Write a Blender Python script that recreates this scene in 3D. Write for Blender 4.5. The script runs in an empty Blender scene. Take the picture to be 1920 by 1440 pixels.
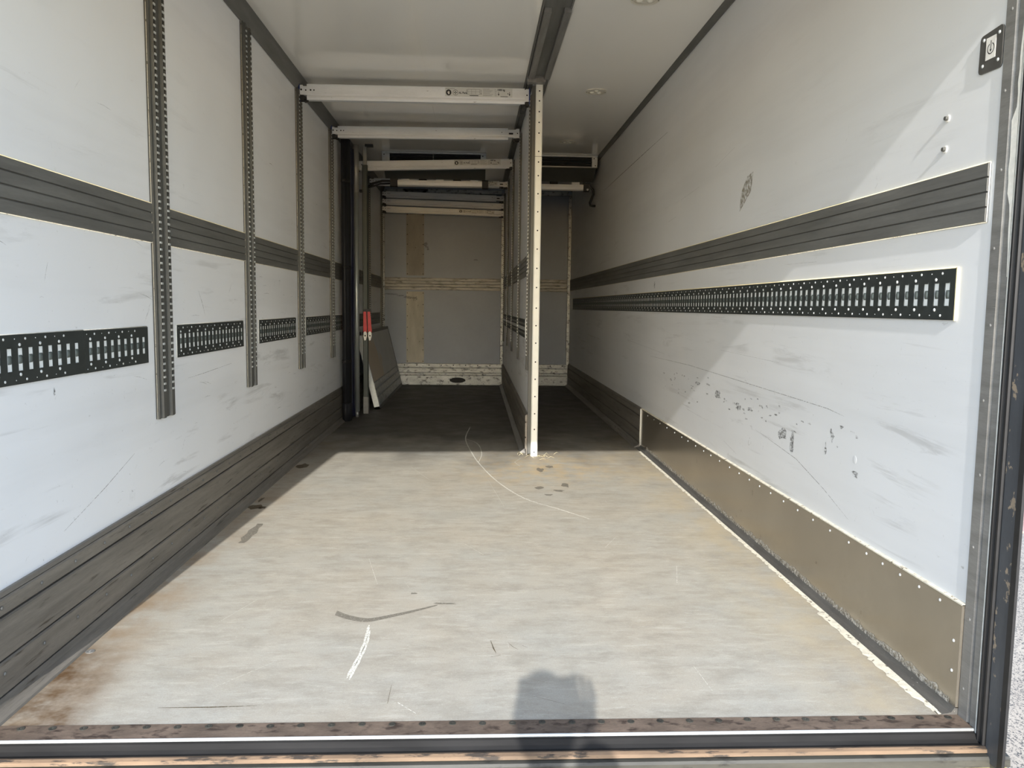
import bpy, bmesh, math, random
from mathutils import Vector, Matrix
random.seed(7)
scene = bpy.context.scene
col = scene.collection
PI = math.pi

# ------------------------------------------------------------------ camera, light, exposure
CAM = (-0.0256, 0.0, 1.0345)
F_ = Vector((0.04761361, 0.99422852, -0.09613836)); R_ = Vector((0.99883404, -0.04662315, 0.01252386)); U_ = Vector((-0.00796931, 0.09662258, 0.99528919))
cd = bpy.data.cameras.new('camera'); cam = bpy.data.objects.new('camera', cd); col.objects.link(cam)
cd.sensor_width = 36.0; cd.sensor_fit = 'HORIZONTAL'; cd.lens = 1491.12 / 1920 * 36.0
cd.clip_start = 0.02; cd.clip_end = 500
m3 = Matrix((R_, U_, -F_)).transposed()
cam.matrix_world = Matrix.Translation(CAM) @ m3.to_4x4()
scene.camera = cam

SUN_DIR = Vector((0.0650, 1.0, -0.466)).normalized()      # the way the light travels
w = bpy.data.worlds.new('sky'); scene.world = w; w.use_nodes = True
nt = w.node_tree; nt.nodes.clear()
sky = nt.nodes.new('ShaderNodeTexSky'); sky.sky_type = 'NISHITA'; sky.sun_disc = False
sky.sun_elevation = math.radians(24.9); sky.sun_rotation = math.radians(184.1)
sky.air_density = 1.0; sky.dust_density = 0.8; sky.ozone_density = 1.6
bg = nt.nodes.new('ShaderNodeBackground'); bg.inputs['Strength'].default_value = 0.33
wo = nt.nodes.new('ShaderNodeOutputWorld')
nt.links.new(sky.outputs[0], bg.inputs['Color']); nt.links.new(bg.outputs[0], wo.inputs['Surface'])
sd = bpy.data.lights.new('sun', 'SUN'); sd.energy = 3.7; sd.angle = math.radians(0.53); sd.color = (1.0, 0.975, 0.94)
sun = bpy.data.objects.new('sun', sd); col.objects.link(sun)
sun.rotation_euler = SUN_DIR.to_track_quat('-Z', 'Y').to_euler(); sun.location = (-2, -12, 8)

scene.view_settings.view_transform = 'Standard'; scene.view_settings.look = 'None'
scene.view_settings.gamma = 1.0; scene.view_settings.use_curve_mapping = False
scene.view_settings.exposure = 0.92
scene.cycles.max_bounces = 14; scene.cycles.diffuse_bounces = 8; scene.cycles.glossy_bounces = 5
scene.cycles.caustics_reflective = False; scene.cycles.caustics_refractive = False
scene.cycles.use_denoising = True

# ------------------------------------------------------------------ helpers
class MB:
    """collects shapes; build() links them as ONE mesh object"""
    def __init__(s): s.v = []; s.f = []; s.mi = []; s.sm = []
    def add(s, vs, fs, mi=0, sm=False):
        n = len(s.v); s.v += [tuple(v) for v in vs]
        for f in fs: s.f.append([n + i for i in f]); s.mi.append(mi); s.sm.append(sm)
        return s
    def box(s, x0, x1, y0, y1, z0, z1, mi=0):
        vs = [(x, y, z) for z in (z0, z1) for y in (y0, y1) for x in (x0, x1)]
        return s.add(vs, [(0, 2, 3, 1), (4, 5, 7, 6), (0, 1, 5, 4), (2, 6, 7, 3), (0, 4, 6, 2), (1, 3, 7, 5)], mi)
    def cbox(s, x0, x1, y0, y1, z0, z1, c, mi=0, ax=2):
        """box with its four edges along axis ax chamfered by c"""
        lo = [x0, y0, z0]; hi = [x1, y1, z1]; a, b = [i for i in range(3) if i != ax]
        p = [(lo[a] + c, lo[b]), (hi[a] - c, lo[b]), (hi[a], lo[b] + c), (hi[a], hi[b] - c), (hi[a] - c, hi[b]), (lo[a] + c, hi[b]), (lo[a], hi[b] - c), (lo[a], lo[b] + c)]
        return s.prism(p, 'xyz'[ax], lo[ax], hi[ax], mi)
    def prism(s, prof, axis, a, b, mi=0, sm=False):
        """closed 2-D profile swept along an axis; profile axes are the other two in xyz order"""
        n = len(prof); vs = []
        for t in (a, b):
            for p, q in prof:
                vs.append({'x': (t, p, q), 'y': (p, t, q), 'z': (p, q, t)}[axis])
        fs = [(i, (i + 1) % n, n + (i + 1) % n, n + i) for i in range(n)]
        s.add(vs, fs, mi, sm); return s.add(vs, [tuple(range(n))[::-1], tuple(range(n, 2 * n))], mi)
    def tube(s, pts, r, n=10, mi=0, cap=True):
        pts = [Vector(p) for p in pts]; rs = r if isinstance(r, (list, tuple)) else [r] * len(pts)
        vs = []; up = None
        for i, p in enumerate(pts):
            d = (pts[min(i + 1, len(pts) - 1)] - pts[max(i - 1, 0)]).normalized()
            if up is None: up = Vector((0, 0, 1)) if abs(d.z) < .9 else Vector((1, 0, 0))
            a = d.cross(up).normalized(); b = a.cross(d).normalized(); up = b
            for k in range(n):
                t = 2 * PI * k / n; vs.append(p + (a * math.cos(t) + b * math.sin(t)) * rs[i])
        fs = [(i * n + k, i * n + (k + 1) % n, (i + 1) * n + (k + 1) % n, (i + 1) * n + k) for i in range(len(pts) - 1) for k in range(n)]
        s.add(vs, fs, mi, True)
        if cap: s.add(vs, [tuple(range(n))[::-1], tuple(range((len(pts) - 1) * n, len(pts) * n))], mi)
        return s
    def dome(s, c, nrm, r, h, n=8, mi=0, rings=2):
        """low button head on a surface"""
        c = Vector(c); nrm = Vector(nrm).normalized(); a = nrm.orthogonal().normalized(); b = nrm.cross(a)
        vs = []
        for j in range(rings + 1):
            t = j / (rings + .6) * PI / 2; rr = r * math.cos(t); hh = h * math.sin(t)
            for k in range(n):
                q = 2 * PI * k / n; vs.append(c + (a * math.cos(q) + b * math.sin(q)) * rr + nrm * hh)
        fs = [(j * n + k, j * n + (k + 1) % n, (j + 1) * n + (k + 1) % n, (j + 1) * n + k) for j in range(rings) for k in range(n)]
        fs.append(tuple(range(rings * n, rings * n + n)))
        return s.add(vs, fs, mi, True)
    def ring(s, c, nrm, r0, r1, h, n=20, mi=0):
        c = Vector(c); nrm = Vector(nrm).normalized(); a = nrm.orthogonal().normalized(); b = nrm.cross(a); vs = []
        for rr, hh in ((r1, 0), (r1, h), (r0, h), (r0, 0)):
            for k in range(n):
                q = 2 * PI * k / n; vs.append(c + (a * math.cos(q) + b * math.sin(q)) * rr + nrm * hh)
        return s.add(vs, [(j * n + k, j * n + (k + 1) % n, ((j + 1) % 4) * n + (k + 1) % n, ((j + 1) % 4) * n + k) for j in range(4) for k in range(n)], mi)
    def holes(s, x, y0, y1, rows, hy0, hy1, depth, mi=0, mside=None, mback=None):
        """plate face in the plane x (facing +x) from y0..y1, holes hy0..hy1 at rows [(z0, za, zb, z1)], sides sunk by depth"""
        mside = mi if mside is None else mside; mback = mside if mback is None else mback
        for z0, za, zb, z1 in rows:
            for a, b, c, d in ((y0, y1, z0, za), (y0, y1, zb, z1), (y0, hy0, za, zb), (hy1, y1, za, zb)):
                s.add([(x, a, c), (x, b, c), (x, b, d), (x, a, d)], [(0, 1, 2, 3)], mi)
            h = [(hy0, za), (hy1, za), (hy1, zb), (hy0, zb)]
            vs = [(x, p, q) for p, q in h] + [(x - depth, p, q) for p, q in h]
            s.add(vs, [(i, i + 4, (i + 1) % 4 + 4, (i + 1) % 4) for i in range(4)], mside)
            if mback != -1: s.add(vs[4:], [(0, 1, 2, 3)], mback)
        return s
    def xf(s, M):
        s.v = [tuple(M @ Vector(v)) for v in s.v]; return s
    def mesh(s, name, mats, base=(0, 0, 0), bev=0):
        me = bpy.data.meshes.new(name)
        me.from_pydata([(v[0] - base[0], v[1] - base[1], v[2] - base[2]) for v in s.v], [], s.f)
        for m in (mats if isinstance(mats, (list, tuple)) else [mats]): me.materials.append(m)
        me.polygons.foreach_set('material_index', s.mi); me.polygons.foreach_set('use_smooth', s.sm)
        bm = bmesh.new(); bm.from_mesh(me); bmesh.ops.remove_doubles(bm, verts=bm.verts, dist=1e-6)
        bmesh.ops.recalc_face_normals(bm, faces=bm.faces); bm.to_mesh(me); bm.free(); me.update()
        return me
    def build(s, name, mats, parent=None, base=None, bev=0):
        """world-coordinate shape; the parent's world origin is taken off"""
        if base is None: base = wpos(parent) if parent else (0, 0, 0)
        o = bpy.data.objects.new(name, s.mesh(name, mats, base)); col.objects.link(o)
        if parent: o.parent = parent
        else: o.location = base
        if bev:
            b = o.modifiers.new('bevel', 'BEVEL'); b.width = bev; b.segments = 2; b.limit_method = 'ANGLE'
        return o
def wpos(o):
    p = Vector((0, 0, 0))
    while o: p = p + o.location; o = o.parent
    return tuple(p)
def tag(o, label=None, cat=None, group=None, kind=None):
    for k, v in (('label', label), ('category', cat), ('group', group), ('kind', kind)):
        if v: o[k] = v
    return o
def thing(name, label, cat, loc=(0, 0, 0), group=None, rot=(0, 0, 0)):
    o = bpy.data.objects.new(name, None); col.objects.link(o); o.empty_display_size = .05
    o.location = loc; o.rotation_euler = rot
    return tag(o, label, cat, group)
def inst(name, mesh, parent, loc=(0, 0, 0), rot=(0, 0, 0)):
    o = bpy.data.objects.new(name, mesh); col.objects.link(o); o.parent = parent; o.location = loc; o.rotation_euler = rot
    return o
def struct(o): o['kind'] = 'structure'; return o
def text_mesh(txt, size, mat, bold=0):
    c = bpy.data.curves.new('lettering', 'FONT'); c.body = txt; c.size = size; c.align_x = 'LEFT'; c.align_y = 'CENTER'; c.offset = bold
    o = bpy.data.objects.new('lettering', c); col.objects.link(o)
    dg = bpy.context.evaluated_depsgraph_get(); me = bpy.data.meshes.new_from_object(o.evaluated_get(dg))
    bpy.data.objects.remove(o); bpy.data.curves.remove(c); me.materials.clear(); me.materials.append(mat)
    return me

# ------------------------------------------------------------------ materials
def srgb(r, g, b):
    f = lambda c: (c / 255 / 12.92) if c / 255 <= .04045 else ((c / 255 + .055) / 1.055) ** 2.4
    return (f(r), f(g), f(b))
class NT:
    def __init__(s, name):
        s.m = bpy.data.materials.new(name); s.m.use_nodes = True; s.t = s.m.node_tree
        s.b = s.t.nodes['Principled BSDF']; s.tc = s.n('ShaderNodeTexCoord')
    def n(s, t, **k):
        x = s.t.nodes.new(t)
        for a, v in k.items(): setattr(x, a, v)
        return x
    def l(s, a, b): s.t.links.new(a, b)
    def noise(s, scale, stretch=(1, 1, 1), detail=4, rough=.55, off=(0, 0, 0), dist=0):
        mp = s.n('ShaderNodeMapping'); mp.inputs['Scale'].default_value = stretch; mp.inputs['Location'].default_value = off
        s.l(s.tc.outputs['Object'], mp.inputs['Vector'])
        q = s.n('ShaderNodeTexNoise'); q.inputs['Scale'].default_value = scale; q.inputs['Detail'].default_value = detail
        q.inputs['Roughness'].default_value = rough; q.inputs['Distortion'].default_value = dist
        s.l(mp.outputs[0], q.inputs['Vector']); return q.outputs['Fac']
    def mr(s, x, a, b, c=0., d=1.):
        q = s.n('ShaderNodeMapRange'); q.clamp = True
        for i, v in zip(('From Min', 'From Max', 'To Min', 'To Max'), (a, b, c, d)): q.inputs[i].default_value = v
        s.l(x, q.inputs['Value']); return q.outputs[0]
    def math(s, op, a, b=0.):
        q = s.n('ShaderNodeMath', operation=op)
        for i, v in enumerate((a, b)):
            if isinstance(v, (int, float)): q.inputs[i].default_value = v
            else: s.l(v, q.inputs[i])
        return q.outputs[0]
    def mix(s, fac, a, b):
        q = s.n('ShaderNodeMix', data_type='RGBA')
        if isinstance(fac, (int, float)): q.inputs[0].default_value = fac
        else: s.l(fac, q.inputs[0])
        for i, v in ((6, a), (7, b)):
            if isinstance(v, tuple): q.inputs[i].default_value = (*v[:3], 1)
            else: s.l(v, q.inputs[i])
        return q.outputs[2]
    def xyz(s):
        q = s.n('ShaderNodeSeparateXYZ'); s.l(s.tc.outputs['Object'], q.inputs[0]); return q.outputs
    def bump(s, h, strength=.2, dist=.002):
        q = s.n('ShaderNodeBump'); q.inputs['Strength'].default_value = strength; q.inputs['Distance'].default_value = dist
        s.l(h, q.inputs['Height']); s.l(q.outputs[0], s.b.inputs['Normal'])
    def done(s, colr, rough=.5, metal=0., spec=None):
        if isinstance(colr, tuple): s.b.inputs['Base Color'].default_value = (*colr, 1)
        else: s.l(colr, s.b.inputs['Base Color'])
        if isinstance(rough, (int, float)): s.b.inputs['Roughness'].default_value = rough
        else: s.l(rough, s.b.inputs['Roughness'])
        s.b.inputs['Metallic'].default_value = metal
        if spec is not None: s.b.inputs['Specular IOR Level'].default_value = spec
        return s.m
def worn(name, c, rough=.5, metal=0., var=.18, scale=6, stretch=(1, 1, 1), spot=None, spot_t=.62, spot_w=.06, spot_scale=30, spot_stretch=None, fine=.0, bump=.0, amt=1., spec=None):
    N = NT(name); k = N.noise(scale, stretch)
    a = tuple(x * (1 - var) for x in c); b = tuple(min(1, x * (1 + var)) for x in c)
    cc = N.mix(N.mr(k, .3, .7), a, b)
    if fine: cc = N.mix(N.mr(N.noise(scale * 14, stretch, 3), .35, .75, 0, fine), cc, tuple(x * .45 for x in c))
    if spot:
        f = N.noise(spot_scale, spot_stretch or stretch, 5, .65, (3, 7, 1)); cc = N.mix(N.mr(f, spot_t, spot_t + spot_w, 0, amt), cc, spot)
    if bump: N.bump(N.noise(scale * 8, stretch, 4), bump)
    return N.done(cc, rough, metal, spec)

# white GRP wall skins: faint yellow/pink mottling, sparse dark scuffs, long scratches that follow the load
def wall_mat(name, c, st_long, low=True):
    N = NT(name)
    cc = N.mix(N.mr(N.noise(1.3, (1, 1, 1), 3), .35, .65), tuple(x * .95 for x in c), c)
    cc = N.mix(N.mr(N.noise(2.1, (1, 1, 1), 3, off=(5, 2, 9)), .5, .75, 0, .5), cc, (c[0], c[1] * .985, c[2] * .965))
    z = N.xyz()[2]
    lowm = N.mr(z, 1.9, .5, .12, 1.)
    s1 = N.mr(N.noise(9, st_long, 6, .7, (1, 4, 2), .6), .555, .66)
    s2 = N.mr(N.noise(2.2, (1, 1, 1), 2, off=(8, 3, 1)), .42, .58)
    cc = N.mix(N.math('MULTIPLY', N.math('MULTIPLY', s1, s2), N.math('MULTIPLY', lowm, .40)), cc, (.24, .235, .22))
    s3 = N.mr(N.noise(26, (1, 1, 1), 4, .75, (2, 2, 6), 1.5), .66, .72)
    cc = N.mix(N.math('MULTIPLY', s3, N.math('MULTIPLY', lowm, .5)), cc, (.2, .19, .17))
    haze = N.mr(N.noise(5, tuple(x * .6 for x in st_long), 4, .6, (0, 9, 4)), .48, .78, 0, .26)
    cc = N.mix(haze, cc, tuple(x * .62 for x in c))
    N.bump(N.noise(7, (1, 1, 1), 2), .06, .004)
    return N.done(cc, .38, 0, .4)
WHITE = srgb(240, 242, 245)
m_wall = wall_mat('white_wall_skin', WHITE, (1, .12, 1.6))
m_wallr = wall_mat('greyer_white_wall_skin', srgb(224, 226, 228), (1, .12, 1.6))  # right wall skin in a slightly darker white
N = NT('white_ceiling_skin')
cc = N.mix(N.mr(N.noise(1.1, (1, .4, 1), 3), .35, .65), srgb(242, 241, 237), srgb(246, 245, 241))
N.bump(N.noise(1.6, (.5, 1.4, 1), 2), .02, .004)
m_ceil = N.done(cc, .09, 0, .5)
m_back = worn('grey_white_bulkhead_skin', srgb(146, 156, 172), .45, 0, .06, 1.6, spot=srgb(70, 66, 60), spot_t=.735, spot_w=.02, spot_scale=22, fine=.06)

N = NT('worn_phenolic_floor'); X = N.xyz()
cc = N.mix(N.mr(N.noise(1.5, (1, .8, 1), 5, .65), .36, .64), srgb(166, 159, 145), srgb(161, 159, 150))
cc = N.mix(N.mr(N.noise(3.2, (.8, 1.2, 1), 6, .7, (4, 1, 0)), .48, .7, 0, .45), cc, srgb(152, 143, 127))
cc = N.mix(N.mr(N.noise(9, (.7, 1.3, 1), 10, .78, (1, 8, 0)), .46, .64, 0, .52), cc, srgb(130, 124, 112))
cc = N.mix(N.mr(N.noise(16, (.45, 1.9, 1), 9, .8, (7, 3, 0)), .52, .64, 0, .50), cc, srgb(186, 182, 170))
cc = N.mix(N.mr(N.noise(70, (.6, 1.3, 1), 6, .8, (9, 5, 0)), .60, .70, 0, .45), cc, srgb(112, 106, 95))
cc = N.mix(N.mr(N.noise(190, (.8, 1.1, 1), 3, .7, (3, 1, 0)), .60, .68, 0, .35), cc, srgb(206, 202, 190))
cc = N.mix(N.mr(N.noise(260, (1, 1, 1), 2, .6), .52, .70, 0, .30), cc, srgb(124, 118, 106))
edge = N.math('MULTIPLY', N.mr(X[0], -.96, -1.16), N.mr(N.noise(4.5, (1, .7, 1), 4, .65, (2, 2, 0)), .38, .62))
cc = N.mix(N.math('MULTIPLY', edge, N.mr(X[1], 4.6, 2.5, .4, .8)), cc, srgb(138, 112, 80))
e2 = N.math('MULTIPLY', N.mr(N.math('SUBTRACT', X[0], N.math('MULTIPLY', X[1], -.45)), .02, -.16), N.mr(N.noise(7, (1, 1, 1), 4, .7, (3, 5, 0)), .3, .6))
cc = N.mix(N.math('MULTIPLY', N.math('MULTIPLY', e2, N.mr(X[0], -.95, -1.05)), N.mr(X[1], 2.5, 2.3)), cc, srgb(92, 70, 46))
edr = N.math('MULTIPLY', N.mr(X[0], .80, 1.14), N.mr(N.noise(5, (1, .6, 1), 4, .65, (6, 1, 0)), .38, .64, 0, .6))
cc = N.mix(edr, cc, srgb(178, 162, 130))
d = N.n('ShaderNodeVectorMath', operation='DISTANCE'); d.inputs[1].default_value = (.45, 5.1, 0); N.l(N.tc.outputs['Object'], d.inputs[0])
rust = N.math('MULTIPLY', N.mr(d.outputs['Value'], .75, .05), N.mr(N.noise(9, (1, .8, 1), 5, .7), .4, .62))
cc = N.mix(N.math('MULTIPLY', rust, .7), cc, srgb(186, 160, 116))
cc = N.mix(N.mr(N.math('ADD', X[1], N.mr(N.noise(3, (1, .5, 1), 3), .3, .7, -.4, .4)), 5.0, 6.5, 0, .85), cc, srgb(66, 63, 58))     # shade beyond the sun patch painted into the deck colour
N.bump(N.noise(90, (.4, 2, 1), 4), .2, .001)
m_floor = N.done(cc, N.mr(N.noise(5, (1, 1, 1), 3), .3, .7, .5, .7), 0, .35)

m_alu = worn('dull_dark_aluminium', srgb(138, 137, 134), .45, .35, .22, 9, (3, .35, 3), srgb(168, 164, 156), .66, .08, 22, (3, .25, 3), .25)
m_alud = worn('dark_grey_aluminium', srgb(112, 112, 109), .5, .25, .2, 8, (3, .3, 3), srgb(150, 148, 142), .68, .06, 30, (4, .3, 4), .2)
m_kick = worn('scuffed_kick_aluminium', srgb(126, 121, 113), .5, .3, .25, 7, (5, .3, 5), srgb(66, 60, 52), .6, .1, 18, (4, .22, 4), .35, .15)
m_cove = worn('dark_speckled_cove', srgb(92, 90, 86), .5, .2, .25, 9, (3, .5, 3), srgb(196, 192, 184), .66, .06, 60, (2, .6, 2), .3)  # darker cove tone with pale specks
m_steel = worn('brushed_steel_sheet', srgb(168, 160, 146), .24, .75, .08, 3, (1, 1, 1), srgb(112, 100, 84), .66, .1, 20, (1, 1, 1), .1)
m_galv = worn('bright_galvanised', srgb(206, 210, 210), .4, .3, .1, 30, fine=.1)
m_wornalu = worn('worn_speckled_aluminium', srgb(168, 172, 173), .42, .35, .2, 6, (1, 2, 2), srgb(70, 73, 73), .52, .14, 16, (1, 1.3, 1.6), .4)
m_wornband = worn('worn_bulkhead_band', srgb(148, 147, 143), .45, .3, .25, 8, (.5, 4, 4), srgb(84, 82, 78), .52, .16, 16, (.6, 3, 3), .3)
m_beam = worn('clear_anodised_aluminium', srgb(232, 235, 238), .42, .1, .07, 8, (.4, 2, 2), srgb(120, 118, 112), .68, .04, 28, (.7, 2, 2), .08)
m_plate = worn('dark_lashing_plate', srgb(50, 55, 54), .5, .2, .15, 20, fine=.1)
m_plated = worn('dark_brushed_steel', srgb(92, 91, 88), .4, .4, .1, 20)
m_slotw = worn('pale_slot_backing', srgb(236, 240, 240), .5, 0, .06, 40)
m_slot = worn('dull_slot_tongue', srgb(86, 94, 92), .45, .2, .1, 40)
m_track = worn('galvanised_track', srgb(84, 84, 80), .55, .15, .18, 14, (2, 2, .3), fine=.2)
m_trackrail = worn('pressed_track_rail', srgb(84, 84, 80), .55, .2, .15, 30)
m_dark = worn('black_recess', (.006, .006, .006), .7)
m_black = worn('black_rubber', (.012, .012, .013), .55, 0, .3, 30)
m_paint = worn('chipped_grey_paint', srgb(72, 75, 80), .5, .2, .15, 10, (2, 2, .5), srgb(150, 136, 118), .60, .03, 26, (1, 1, .7), .2)
m_white = worn('white_powder_coat', srgb(228, 230, 224), .4, 0, .04, 12)
m_seal = worn('white_sealant', srgb(238, 236, 228), .6, 0, .08, 60, bump=.3)
m_seald = worn('dirty_sealant', srgb(214, 208, 190), .65, 0, .15, 50, spot=srgb(120, 112, 96), spot_t=.58, spot_scale=60, bump=.4)
m_cream = worn('cream_edge_sealant', srgb(228, 216, 176), .6, 0, .08, 40)
m_rust = worn('rusted_sill_steel', srgb(104, 90, 78), .7, .1, .35, 12, (.8, 1.6, 1), srgb(58, 47, 40), .52, .12, 26, (.8, 1.4, 1), .4, .3)
m_sill = worn('grimy_sill_section', srgb(62, 61, 55), .6, .1, .35, 6, (.5, 3, 3), srgb(34, 33, 30), .55, .1, 16, (.6, 2, 2), .3)
m_silldk = worn('dark_sill_groove', srgb(34, 33, 32), .7, 0, .3, 10, (.5, 3, 3), spec=.15)
m_sillrust = worn('rust_line_on_sill', srgb(112, 92, 72), .7, 0, .3, 12, (.5, 3, 3), srgb(52, 44, 36), .52, .08, 24, (.6, 3, 3))
m_yellow = worn('faded_yellow_bumper', srgb(206, 182, 122), .6, 0, .15, 6, spot=srgb(120, 96, 66), spot_t=.58, spot_w=.08, spot_scale=18, fine=.2)
m_ply = worn('scuffed_plywood', srgb(190, 187, 176), .6, 0, .15, 5, (2, 1, .6), srgb(70, 58, 44), .68, .04, 22, (1, 1, 1), .15)
m_ply2 = worn('darker_plywood', srgb(148, 146, 142), .6, 0, .14, 5, (2, 1, .6), srgb(70, 58, 44), .7, .04, 22, (1, 1, 1), .15)  # darker tone for the upper strip
m_grey = worn('grey_unit_casing', srgb(150, 150, 146), .4, .3, .06, 6)
m_unitdk = worn('dark_unit_underside', srgb(80, 82, 80), .5, .1, .1, 6)
m_curt = worn('black_padded_curtain', (.010, .011, .014), .62, 0, .4, 14, (1, 1, .3))
m_blue = worn('navy_tarpaulin', (.010, .012, .034), .5, 0, .5, 9, (1, 1, .4))
m_blueplas = worn('blue_plastic', (.012, .035, .17), .4, 0, .1, 20)
m_pole = worn('bare_aluminium_pole', srgb(150, 156, 156), .38, .5, .12, 20, (1, 1, .3))
m_pole2 = worn('green_grey_pole', srgb(62, 68, 64), .5, .2, .15, 18, (1, 1, .3))
m_red = worn('red_plastic', srgb(196, 30, 42), .4, 0, .12, 20)
m_wplas = worn('white_plastic', srgb(232, 230, 224), .4, 0, .05, 30)
m_ink = worn('printing_ink', (.01, .01, .011), .5)
m_inkg = worn('grey_printing_ink', srgb(120, 122, 122), .5)
m_sticker = worn('silver_sticker', srgb(208, 210, 208), .35, .1, .04, 20)
m_lens = worn('clear_lamp_lens', srgb(240, 238, 226), .12, 0, .02, 20)
m_lampring = worn('white_lamp_ring', srgb(214, 210, 198), .3, 0, .04, 20)
m_asph = worn('sunlit_asphalt', srgb(170, 157, 140), .85, 0, .10, 1.5, fine=0, spot=srgb(70, 68, 66), spot_t=.52, spot_w=.05, spot_scale=130, bump=.3)
m_body = worn('white_truck_body', srgb(226, 226, 224), .4)
N = NT('red_paving_bricks')
br = N.n('ShaderNodeTexBrick'); br.inputs['Scale'].default_value = 4; br.inputs['Color1'].default_value = (*srgb(196, 150, 134), 1); br.inputs['Color2'].default_value = (*srgb(182, 132, 118), 1)
br.inputs['Mortar'].default_value = (*srgb(150, 136, 126), 1); N.l(N.tc.outputs['Object'], br.inputs['Vector'])
m_brick = N.done(br.outputs['Color'], .8)
# worn board of the leaning panel: rubbed brown towards its near lower corner (local y = 0)
N = NT('rubbed_panel_board'); X = N.xyz()
k = N.math('ADD', N.math('ADD', N.math('MULTIPLY', X[1], -.42), N.math('MULTIPLY', X[2], -.45)), N.math('MULTIPLY', N.noise(3, (1, 1, 1), 4), .5))
cc = N.mix(N.mr(N.noise(4, (1, 1, 1), 3), .3, .7), srgb(196, 198, 198), srgb(206, 207, 206))
cc = N.mix(N.mr(k, -.36, -.30), cc, srgb(206, 192, 174))
m_board = N.done(cc, .5)
# broken-up marks
def mark_mat(name, c, t, scale=60, stretch=(1, 1, 1)):
    N = NT(name); f = N.mr(N.noise(scale, stretch, 5, .75), t - .12, t + .14)
    tr = N.n('ShaderNodeBsdfTransparent'); mx = N.n('ShaderNodeMixShader'); out = N.t.nodes['Material Output']
    N.done(c, .6); N.l(f, mx.inputs[0]); N.l(tr.outputs[0], mx.inputs[1]); N.l(N.b.outputs[0], mx.inputs[2]); N.l(mx.outputs[0], out.inputs['Surface'])
    return N.m
m_scuff = mark_mat('black_rubber_scuffs', srgb(92, 93, 92), .53, 110, (1, .45, 1.2))
m_scufff = mark_mat('faint_pencil_scuffs', srgb(150, 150, 148), .50, 70)
m_resid = mark_mat('old_sticker_residue', srgb(150, 144, 130), .52, 60)
m_smear = mark_mat('thin_sealant_haze', srgb(188, 184, 174), .52, 80)
m_chalk = mark_mat('white_scrape', srgb(222, 220, 208), .42, 150)
m_wet = mark_mat('dark_wet_stain', srgb(122, 117, 106), .44, 90)
m_oil = mark_mat('dark_oil_stain', srgb(84, 72, 52), .40, 60)

# ------------------------------------------------------------------ the setting
HW = 1.23; YF = 1.905; YB = 10.5; H = 2.56; T = .08
s = MB().box(-1.31, 1.31, 1.84, 10.6, -.16, -.022).build('floor', m_paint); struct(s); floor = s
pan = []
for a, b in ((YF, 5.205), (5.2058, 7.9), (7.903, YB)):
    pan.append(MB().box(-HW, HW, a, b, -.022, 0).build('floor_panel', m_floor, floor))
s = MB().box(-1.31, -HW, 1.84, 10.6, -.022, H + T).build('wall_left', m_wall); struct(s); wall_l = s
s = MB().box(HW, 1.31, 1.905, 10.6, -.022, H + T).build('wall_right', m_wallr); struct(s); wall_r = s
s = MB().box(-HW, HW, YB, 10.6, -.022, H + T).build('wall_back', m_back); struct(s); wall_b = s
s = MB().box(-HW, HW, 1.84, YB, H, H + T).build('ceiling', m_ceil); struct(s); ceil = s
for x in (-.38, .489):
    MB().box(x - .02, x + .02, 1.84, YB - .002, H - .0015, H).build('ceiling_seam', m_ceil, ceil)

# kick boards: left, ribbed aluminium all the way
LIP = lambda sx: [(sx * HW, .286), (sx * (HW - .014), .286), (sx * (HW - .010), .297), (sx * HW, .297)]
def kick(name, sx, y0, y1):
    base = MB().box(*(sorted((sx * HW, sx * (HW - .006)))), y0, y1, 0, .29).build(name, m_kick); struct(base)
    X0 = HW - .006
    for z0, z1, d in ((.239, .284, .012), (.127, .234, .013), (.035, .122, .012)):
        p = [(sx * X0, z0), (sx * (X0 - d + .004), z0), (sx * (X0 - d), z0 + .004), (sx * (X0 - d), z1 - .004), (sx * (X0 - d + .004), z1), (sx * X0, z1)]
        MB().prism(p, 'y', y0, y1).build('kick_plank', m_kick, base)
    MB().prism(LIP(sx), 'y', y0, y1).build('top_lip', m_kick, base)
    p = [(sx * X0, .0), (sx * (X0 - .05), .0), (sx * (X0 - .047), .006), (sx * (X0 - .02), .018), (sx * (X0 - .010), .032), (sx * X0, .032)]
    MB().prism(p, 'y', y0, y1).build('floor_cove', m_kick, base)
    return base
kl = kick('baseboard_left', -1, YF, YB)
kr = kick('baseboard_right', 1, 5.835, YB)
rv = MB()
for i in range(46):
    y = 2.0 + i * .187
    for z in (.262, .09): rv.dome((-(HW - .019), y, z), (1, 0, 0), .006, .003)
tag(rv.build('rivets', m_alud, kl), kind='stuff')
kp = MB().box(HW - .010, HW, YF, 5.815, .02, .294).build('steel_kick_plate', m_steel, kr); kp['label'] = 'smooth brushed steel kick plate with a row of screws'
MB().prism([(HW, .292), (HW - .0108, .292), (HW - .0105, .2955), (HW, .2975)], 'y', YF, 5.82).build('top_edge_sealant', m_seald, kr)
rv = MB()
ys = [5.60, 5.40, 5.22, 5.03, 4.83, 4.66, 4.52, 4.36, 4.20, 4.07, 3.92, 3.76, 3.62, 3.48, 3.35, 3.22, 3.08, 2.94, 2.80, 2.66, 2.52, 2.40, 2.30, 2.2, 2.10, 2.0]
for y in ys: rv.dome((HW - .010, y, .272), (-1, 0, 0), .0046, .003)
for z in (.19, .11): rv.dome((HW - .010, 1.93, z), (-1, 0, 0), .0046, .003)
tag(rv.build('screws', m_galv, kr), kind='stuff')
MB().tube([(HW - .012, 5.822, .0), (HW - .013, 5.826, .1), (HW - .012, 5.822, .2), (HW - .013, 5.825, .292)], .006, 6).build('joint_sealant', m_seal, kr)
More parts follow.
